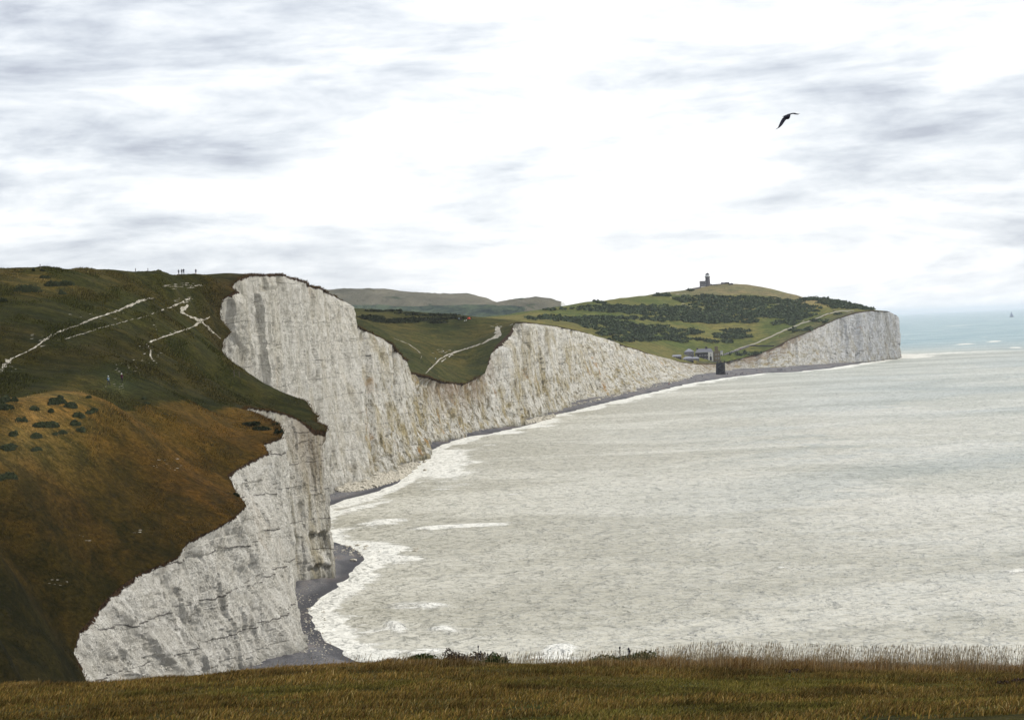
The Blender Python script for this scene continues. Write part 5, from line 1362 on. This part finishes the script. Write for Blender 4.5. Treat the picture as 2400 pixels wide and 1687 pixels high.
def person(p, lab, grp, pose='stand', top='black', leg='navy', level=1, rz=0.0, sc_=1.0, shorts=False):
    o = link('person', person_mesh(pose, level, top, leg, shorts), loc=tuple(p), rot=(0, 0, rz)); o.scale = (sc_, sc_, sc_)
    tag(o, lab, 'person', grp); return o
near = [(419, 641.5, 'stand', 'grey', 'navy', True, 'walker in grey top and shorts, leftmost of the trio on the skyline', 1.08), (426.3, 641.5, 'stand', 'grey', 'black', False, 'slim walker in the middle of the trio on the skyline', 1.12),
        (430.8, 641.7, 'hands_up', 'navy', 'navy', False, 'broad walker in dark blue, rightmost of the trio on the skyline', 1.15), (459.3, 647.5, 'walk', 'navy', 'black', True, 'lone walker just below the skyline right of the trio', 1.08),
        (254.6, 902.5, 'walk', 'pale', 'navy', False, 'walker in pale blue top with a small backpack, on the near path', 1.05), (285.8, 896.3, 'walk', 'plum', 'black', False, 'walker in plum jacket and pale hat beside the one in pale blue', 1.05)]
for (px_, py_, po, tp, lg, sh, lab, s_2) in near:
    h = None
    for dy in np.arange(-4, 8, 0.5):
        if py_ > 660: dy = 0.0
        h = hit(px_, py_ + dy)
        if h is not None: break
    if h is None: print('person miss', px_, py_); continue
    o = person(h, lab, 'walkers on the near hill', po, tp, lg, 2, R(random.uniform(-30, 30)), s_2, sh)
    if px_ < 300:
        bm = bmesh.new(); lathe(bm, [(.17, 1.665), (.165, 1.685), (.10, 1.70), (.095, 1.79), (.04, 1.82)], 16, 0, .02); bmobj('hat', bm, cl['white'], o)
    if px_ < 260:
        bm = bmesh.new(); box(bm, -.15, .15, -.30, -.115, 1.02, 1.40); bmesh.ops.bevel(bm, geom=bm.edges[:], offset=.04, segments=2, affect='EDGES')
        bk = bmobj('backpack', bm, cl['blue']); bk.location = h; bk.rotation_euler = o.rotation_euler; tag(bk, 'small blue backpack on the walker in pale blue', 'backpack')
ORD = 'leftmost second third fourth fifth sixth seventh eighth ninth tenth eleventh twelfth thirteenth fourteenth fifteenth sixteenth seventeenth eighteenth nineteenth twentieth'.split()
ORD += ['twenty-' + q for q in 'first second third fourth fifth sixth seventh eighth ninth'.split()] + ['thirtieth'] + ['thirty-' + q for q in 'first second third fourth fifth sixth seventh'.split()]
def crowd(lst, grp, labf, hitf=hit, seed=0):
    rr = random.Random(seed); lst = sorted(lst); single = len(lst) == 1
    lab0 = labf
    def labf(i, t):
        q = lab0(i, t)
        if single: return q
        q = q.replace('tiny ', '', 1)
        return (ORD[i] + ' ' if i == 0 else ORD[i] + ' from left, ') + q
    for i, (px_, py_) in enumerate(lst):
        h = hitf(px_, py_)
        if h is None: continue
        tp, lg = rr.choice(OUT_[:2] * 3 + OUT_)
        person(h, labf(i, tp), grp, rr.choice(['stand', 'walk', 'stand', 'hands_up']), tp, lg, 1, rr.uniform(0, 6.28), rr.uniform(1.1, 1.3))
rr = random.Random(3)
ridge_line = [(1800 + i * 2.55 + rr.uniform(-.8, .8), 701.3 + 9.0 * i / 34 + rr.uniform(-.5, .7)) for i in range(34)]
crowd(ridge_line, 'walkers in a long line on the far hill', lambda i, t: 'tiny walker in the long line of people on the tan far hillside', seed=1)
crowd([(1901 + rr.uniform(0, 27), 712 + rr.uniform(0, 9)) for _ in range(15)], 'people on the pale turf behind the track', lambda i, t: 'tiny figure in the loose group on the pale turf behind the track', seed=2)
crowd([(1949 + rr.uniform(0, 11), 730 + rr.uniform(-.6, 1)) for _ in range(9)], 'tight group at the top of the track', lambda i, t: 'tiny figure in the tight group at the top of the track', seed=3)
crowd([(1917, 740), (1919.5, 739.5), (1922, 739), (1931, 743), (1932.5, 742), (1943, 736.5), (1945, 735.8), (1927, 733), (1907, 749), (1905, 749.6), (1996, 733), (1999, 732.6), (2028.5, 728)], 'walkers along the pale track', lambda i, t: 'tiny walker strung out along the upper pale track', seed=4)
crowd([(1838, 781), (1840, 780.5), (1842, 780), (1847, 775.5), (1850, 774.5), (1825, 789), (1827, 789.5)], 'walkers half way up the pale track', lambda i, t: 'tiny walker half way up the pale track', seed=5)
crowd([(1686 + i * 2.6, 669 - i * .25) for i in range(7)], 'people by the lighthouse', lambda i, t: 'tiny figure by the wall right of the lighthouse', seed=6)
crowd([(1698, 677)], 'lone hill walker', lambda i, t: 'lone tiny figure on the bare hill below the lighthouse', seed=7)
crowd([(1793, 694.5)], 'lone hill walker', lambda i, t: 'lone tiny figure above the line of walkers', seed=8)
crowd([(1700 + rr.uniform(-3, 9), 877.5 + rr.uniform(-.6, .8)) for _ in range(11)] + [(1695, 883.5), (1700, 883.5), (1703, 883), (1706, 882.5), (1713, 876), (1716, 875.5)], 'beachgoers at the foot of the stairs', lambda i, t: 'tiny beachgoer in the crowd at the foot of the stairs', hit_beach, 9)
crowd([(1722, 879.8), (1723.5, 879.6), (1727, 879), (1735, 879), (1736.5, 878.7), (1738, 877), (1740, 876.5), (1741, 877), (1750, 878)], 'beachgoers right of the stairs', lambda i, t: 'tiny beachgoer on the shingle just right of the stairs crowd', hit_beach, 10)
crowd([(1774, 870.5), (1786, 872), (1798, 873.5), (1840, 869.5), (1856, 867)], 'scattered beachgoers on the right', lambda i, t: 'tiny beachgoer alone under the right-hand cliff', hit_beach, 11)
crowd([(1822 + i * 2.1, 868) for i in range(6)], 'beachgoers in a row', lambda i, t: 'tiny beachgoer in the row at the foot of the right-hand cliff', hit_beach, 12)
crowd([(1561, 899), (1567, 903), (1569, 902.5), (1611, 890), (1620, 888), (1631, 893), (1645.5, 883.5), (1647, 883)], 'scattered beachgoers on the left', lambda i, t: 'tiny beachgoer on the shingle left of the stairs', hit_beach, 13)
crowd([(1085, 740.5), (1089.5, 741)], 'pair on the valley skyline', lambda i, t: 'tiny dark figure of the pair on the middle valley skyline', seed=14)
crowd([(1074, 752), (1076, 751.6), (1079, 751.5), (1082, 752)], 'people resting on the valley brow', lambda i, t: 'tiny figure in the group resting on the middle valley brow', seed=15)
for (px_, py_, tp, lab) in [(1089, 756, 'white', 'tiny walker in white, left of the white pair in the middle valley'), (1093, 755, 'white', 'tiny walker in white, right of the white pair in the middle valley'), (1104.5, 814, 'black', 'tiny walker high on the white valley path'),
      (1039, 827.5, 'white', 'tiny walker in white just above the valley path'), (1021, 845, 'pale', 'tiny pale walker low on the valley path'), (1012, 857.5, 'black', 'lowest tiny dark walker left of the valley path')]:
    h = hit(px_, py_)
    if h is not None: person(h, lab, 'walkers in the middle valley', 'walk', tp, 'navy', 1, 1.0, 1.1)
h = hit(1099, 748)
bm = bmesh.new()
lathe(bm, [(1.1, 0), (1.05, .5), (.8, 1.0), (.4, 1.3), (.05, 1.4)], 14)
tn = bmobj('tent', bm, plain('tent_cloth', (.42, .05, .02), .8, .1, 2)); tn.location = h
bm = bmesh.new(); prism(bm, [(-.35, 0), (.35, 0), (0, .9)], -1.12, -.9); bmobj('door', bm, cl['black'], tn); tag(tn, 'small red tent on the middle valley crest', 'tent')

# posts
wood = plain('weathered_post', (.10, .085, .07), .9, .3, 5)
for (px_, py_, hh, lab) in [(318, 638.5, 1.2, 'thin post on the skyline left of the walkers'), (347, 639, 1.3, 'stouter post on the skyline left of the walkers'), (526, 703, 3.2, 'tall thin post at the very brink of the high cliff'), (94.5, 633, 1.6, 'post standing by the tiny bushes on the far left skyline'),
                            (549, 883, 1.8, 'left of two thin posts near the brink of the green slope'), (561, 884, 1.4, 'right of two thin posts near the brink of the green slope')]:
    h = hit(px_, py_)
    if h is None: h = hit(px_, py_ + 3)
    if h is None: continue
    bm = bmesh.new(); box(bm, -.09, .09, -.09, .09, -.4, hh); bmesh.ops.bevel(bm, geom=bm.edges[:], offset=.02, segments=1, affect='EDGES')
    tag(bmobj('post', bm, wood, None, tuple(h)), lab, 'post', 'posts on the near hill')

# ---------------------------------------------------------------- the bird
def make_bird():
    D = 46.0
    O = P(1846, 273, D); k = D / FPX
    def loft(sec, depth0=0.0, ddep=0.0, seg=10):
        """sec: (zoomX, zoomY, half width, thickness) in enlarged pixels (20.18 to one)"""
        pts = np.array([[a / 20.18 + 1800, b / 20.18 + 240, w / 20.18 * k, t / 20.18 * k] for a, b, w, t in sec])
        n = len(pts); W3 = []
        for i, (px_, py_, w, t) in enumerate(pts):
            f = i / (n - 1); W3.append(P(px_, py_, D + depth0 + ddep * f) - O)
        W3 = np.array(W3); V, F = [], []
        tg = np.gradient(W3, axis=0)
        for i in range(n):
            t_ = tg[i] / np.linalg.norm(tg[i]); fw = np.array([0, 1.0, 0])
            u = np.cross(t_, fw); u /= np.linalg.norm(u); v = np.cross(u, t_)
            for j in range(seg):
                a = 2 * math.pi * j / seg
                V.append(W3[i] + u * math.cos(a) * pts[i, 2] + v * math.sin(a) * pts[i, 3])
        for i in range(n - 1):
            for j in range(seg): F.append((i * seg + j, i * seg + (j + 1) % seg, (i + 1) * seg + (j + 1) % seg, (i + 1) * seg + j))
        return V, F, [list(range(seg))[::-1], [(n - 1) * seg + j for j in range(seg)]]
    parts = [loft([(1050, 560, 20, 20), (1015, 600, 62, 60), (970, 655, 98, 95), (925, 705, 112, 105), (885, 745, 95, 85), (850, 775, 45, 40), (835, 790, 12, 10)], -.04, .05),
             loft([(900, 690, 90, 30), (800, 760, 95, 26), (735, 830, 92, 20), (680, 920, 88, 16), (630, 1010, 80, 14), (575, 1095, 66, 12), (520, 1170, 42, 10), (460, 1225, 20, 8), (400, 1265, 13, 6), (348, 1302, 6, 4)], 0, -.10),
             loft([(960, 620, 70, 34), (1050, 565, 36, 26), (1120, 540, 30, 18), (1190, 532, 32, 15), (1260, 540, 42, 13), (1330, 555, 34, 12), (1395, 566, 26, 10), (1440, 580, 14, 7), (1452, 592, 5, 4)], 0, .12),
             loft([(1380, 550, 14, 8), (1440, 550, 10, 6), (1485, 535, 11, 6), (1525, 522, 5, 4)], .10, .03),
             loft([(930, 640, 78, 40), (850, 640, 44, 26), (780, 655, 26, 16), (725, 668, 17, 10), (676, 682, 7, 6)], .02, .16)]
    V, F, b = [], [], 0
    me = bpy.data.meshes.new('bird')
    for v, f, caps in parts:
        V += [tuple(q) for q in v]; F += [tuple(i + b for i in q) for q in f] + [tuple(i + b for i in q) for q in caps]; b += len(v)
    me.from_pydata(V, [], F)
    o = bpy.data.objects.new('tmp', me); C.objects.link(o)
    m_ = o.modifiers.new('r', 'REMESH'); m_.mode = 'VOXEL'; m_.voxel_size = 0.0032; m_.use_smooth_shade = True
    out = bpy.data.meshes.new_from_object(o.evaluated_get(bpy.context.evaluated_depsgraph_get()))
    bpy.data.objects.remove(o)
    fe = MB('black_feathers', .6, .3); f = fe.noise(60, 3); fe.col(fe.mix(f, (.004, .004, .012), (.022, .022, .045)))
    out.materials.clear(); out.materials.append(fe.m)
    tag(link('bird', out, loc=tuple(O)), 'black bird gliding with drooping wings high over the bay', 'bird')
make_bird()

# ---------------------------------------------------------------- the yacht
q = W(2371, 743.0, 0); s_ = q[1] / FPX
yb = empty('sailing_boat', (q[0], q[1], 0), R(8))
sailm = plain('grey_sail', (.17, .20, .30), .8, .1, .05); hullm = plain('grey_hull', (.07, .08, .13), .5, .1, .1)
bm = bmesh.new()
rings = []
for x, w, z0 in ((-5.0, .4, 1.2), (-3.5, .9, .2), (-1, 1.25, -.3), (2, 1.1, -.2), (4, .6, .4), (5.4, .03, 1.4)):
    rings.append([bm.verts.new((x * s_, y * s_, z * s_)) for y, z in ((-w, 1.5), (-w * .7, z0 * .4 + .1), (0, z0 * .4 - .3), (w * .7, z0 * .4 + .1), (w, 1.5))])
for a, b in zip(rings, rings[1:]):
    for i in range(4): bm.faces.new((a[i], b[i], b[i + 1], a[i + 1]))
    bm.faces.new((a[4], b[4], b[0], a[0]))
bm.faces.new(rings[0]); bm.faces.new(rings[-1][::-1]); bmobj('hull', bm, hullm, yb)
bm = bmesh.new(); lathe(bm, [(.12 * s_, 1.4 * s_), (.05 * s_, 13.2 * s_)], 8, -.6 * s_); bmobj('mast', bm, hullm, yb)
def sail(pts, name):
    bm = bmesh.new(); prism(bm, [(a * s_, b * s_) for a, b in pts], -.04 * s_, .04 * s_); bmobj(name, bm, sailm, yb)
sail([(-.9, 1.9), (-.7, 12.8), (-1.2, 11), (-2.2, 7), (-3.6, 2.0)], 'mainsail')
sail([(-.4, 2.2), (-.4, 12.0), (1.4, 8), (3.2, 4.2), (4.4, 1.9)], 'jib')
tag(yb, 'distant grey sailing boat near the horizon at the right edge', 'boat')

# ---------------------------------------------------------------- sea air
bm = bmesh.new(); box(bm, -105000, 105000, -400, 105000, -4.0, 160.0)
hz_m = bpy.data.materials.new('sea_haze'); hz_m.use_nodes = True; t_ = hz_m.node_tree; t_.nodes.clear()
o_ = t_.nodes.new('ShaderNodeOutputMaterial'); pv = t_.nodes.new('ShaderNodeVolumePrincipled')
pv.inputs['Color'].default_value = (.86, .92, 1.0, 1); pv.inputs['Density'].default_value = 0.000022; pv.inputs['Anisotropy'].default_value = 0.2
t_.links.new(pv.outputs[0], o_.inputs['Volume'])
hzo = bmobj('haze', bm, hz_m); tag(hzo, 'thin sea haze over the bay', 'haze', kind='stuff')
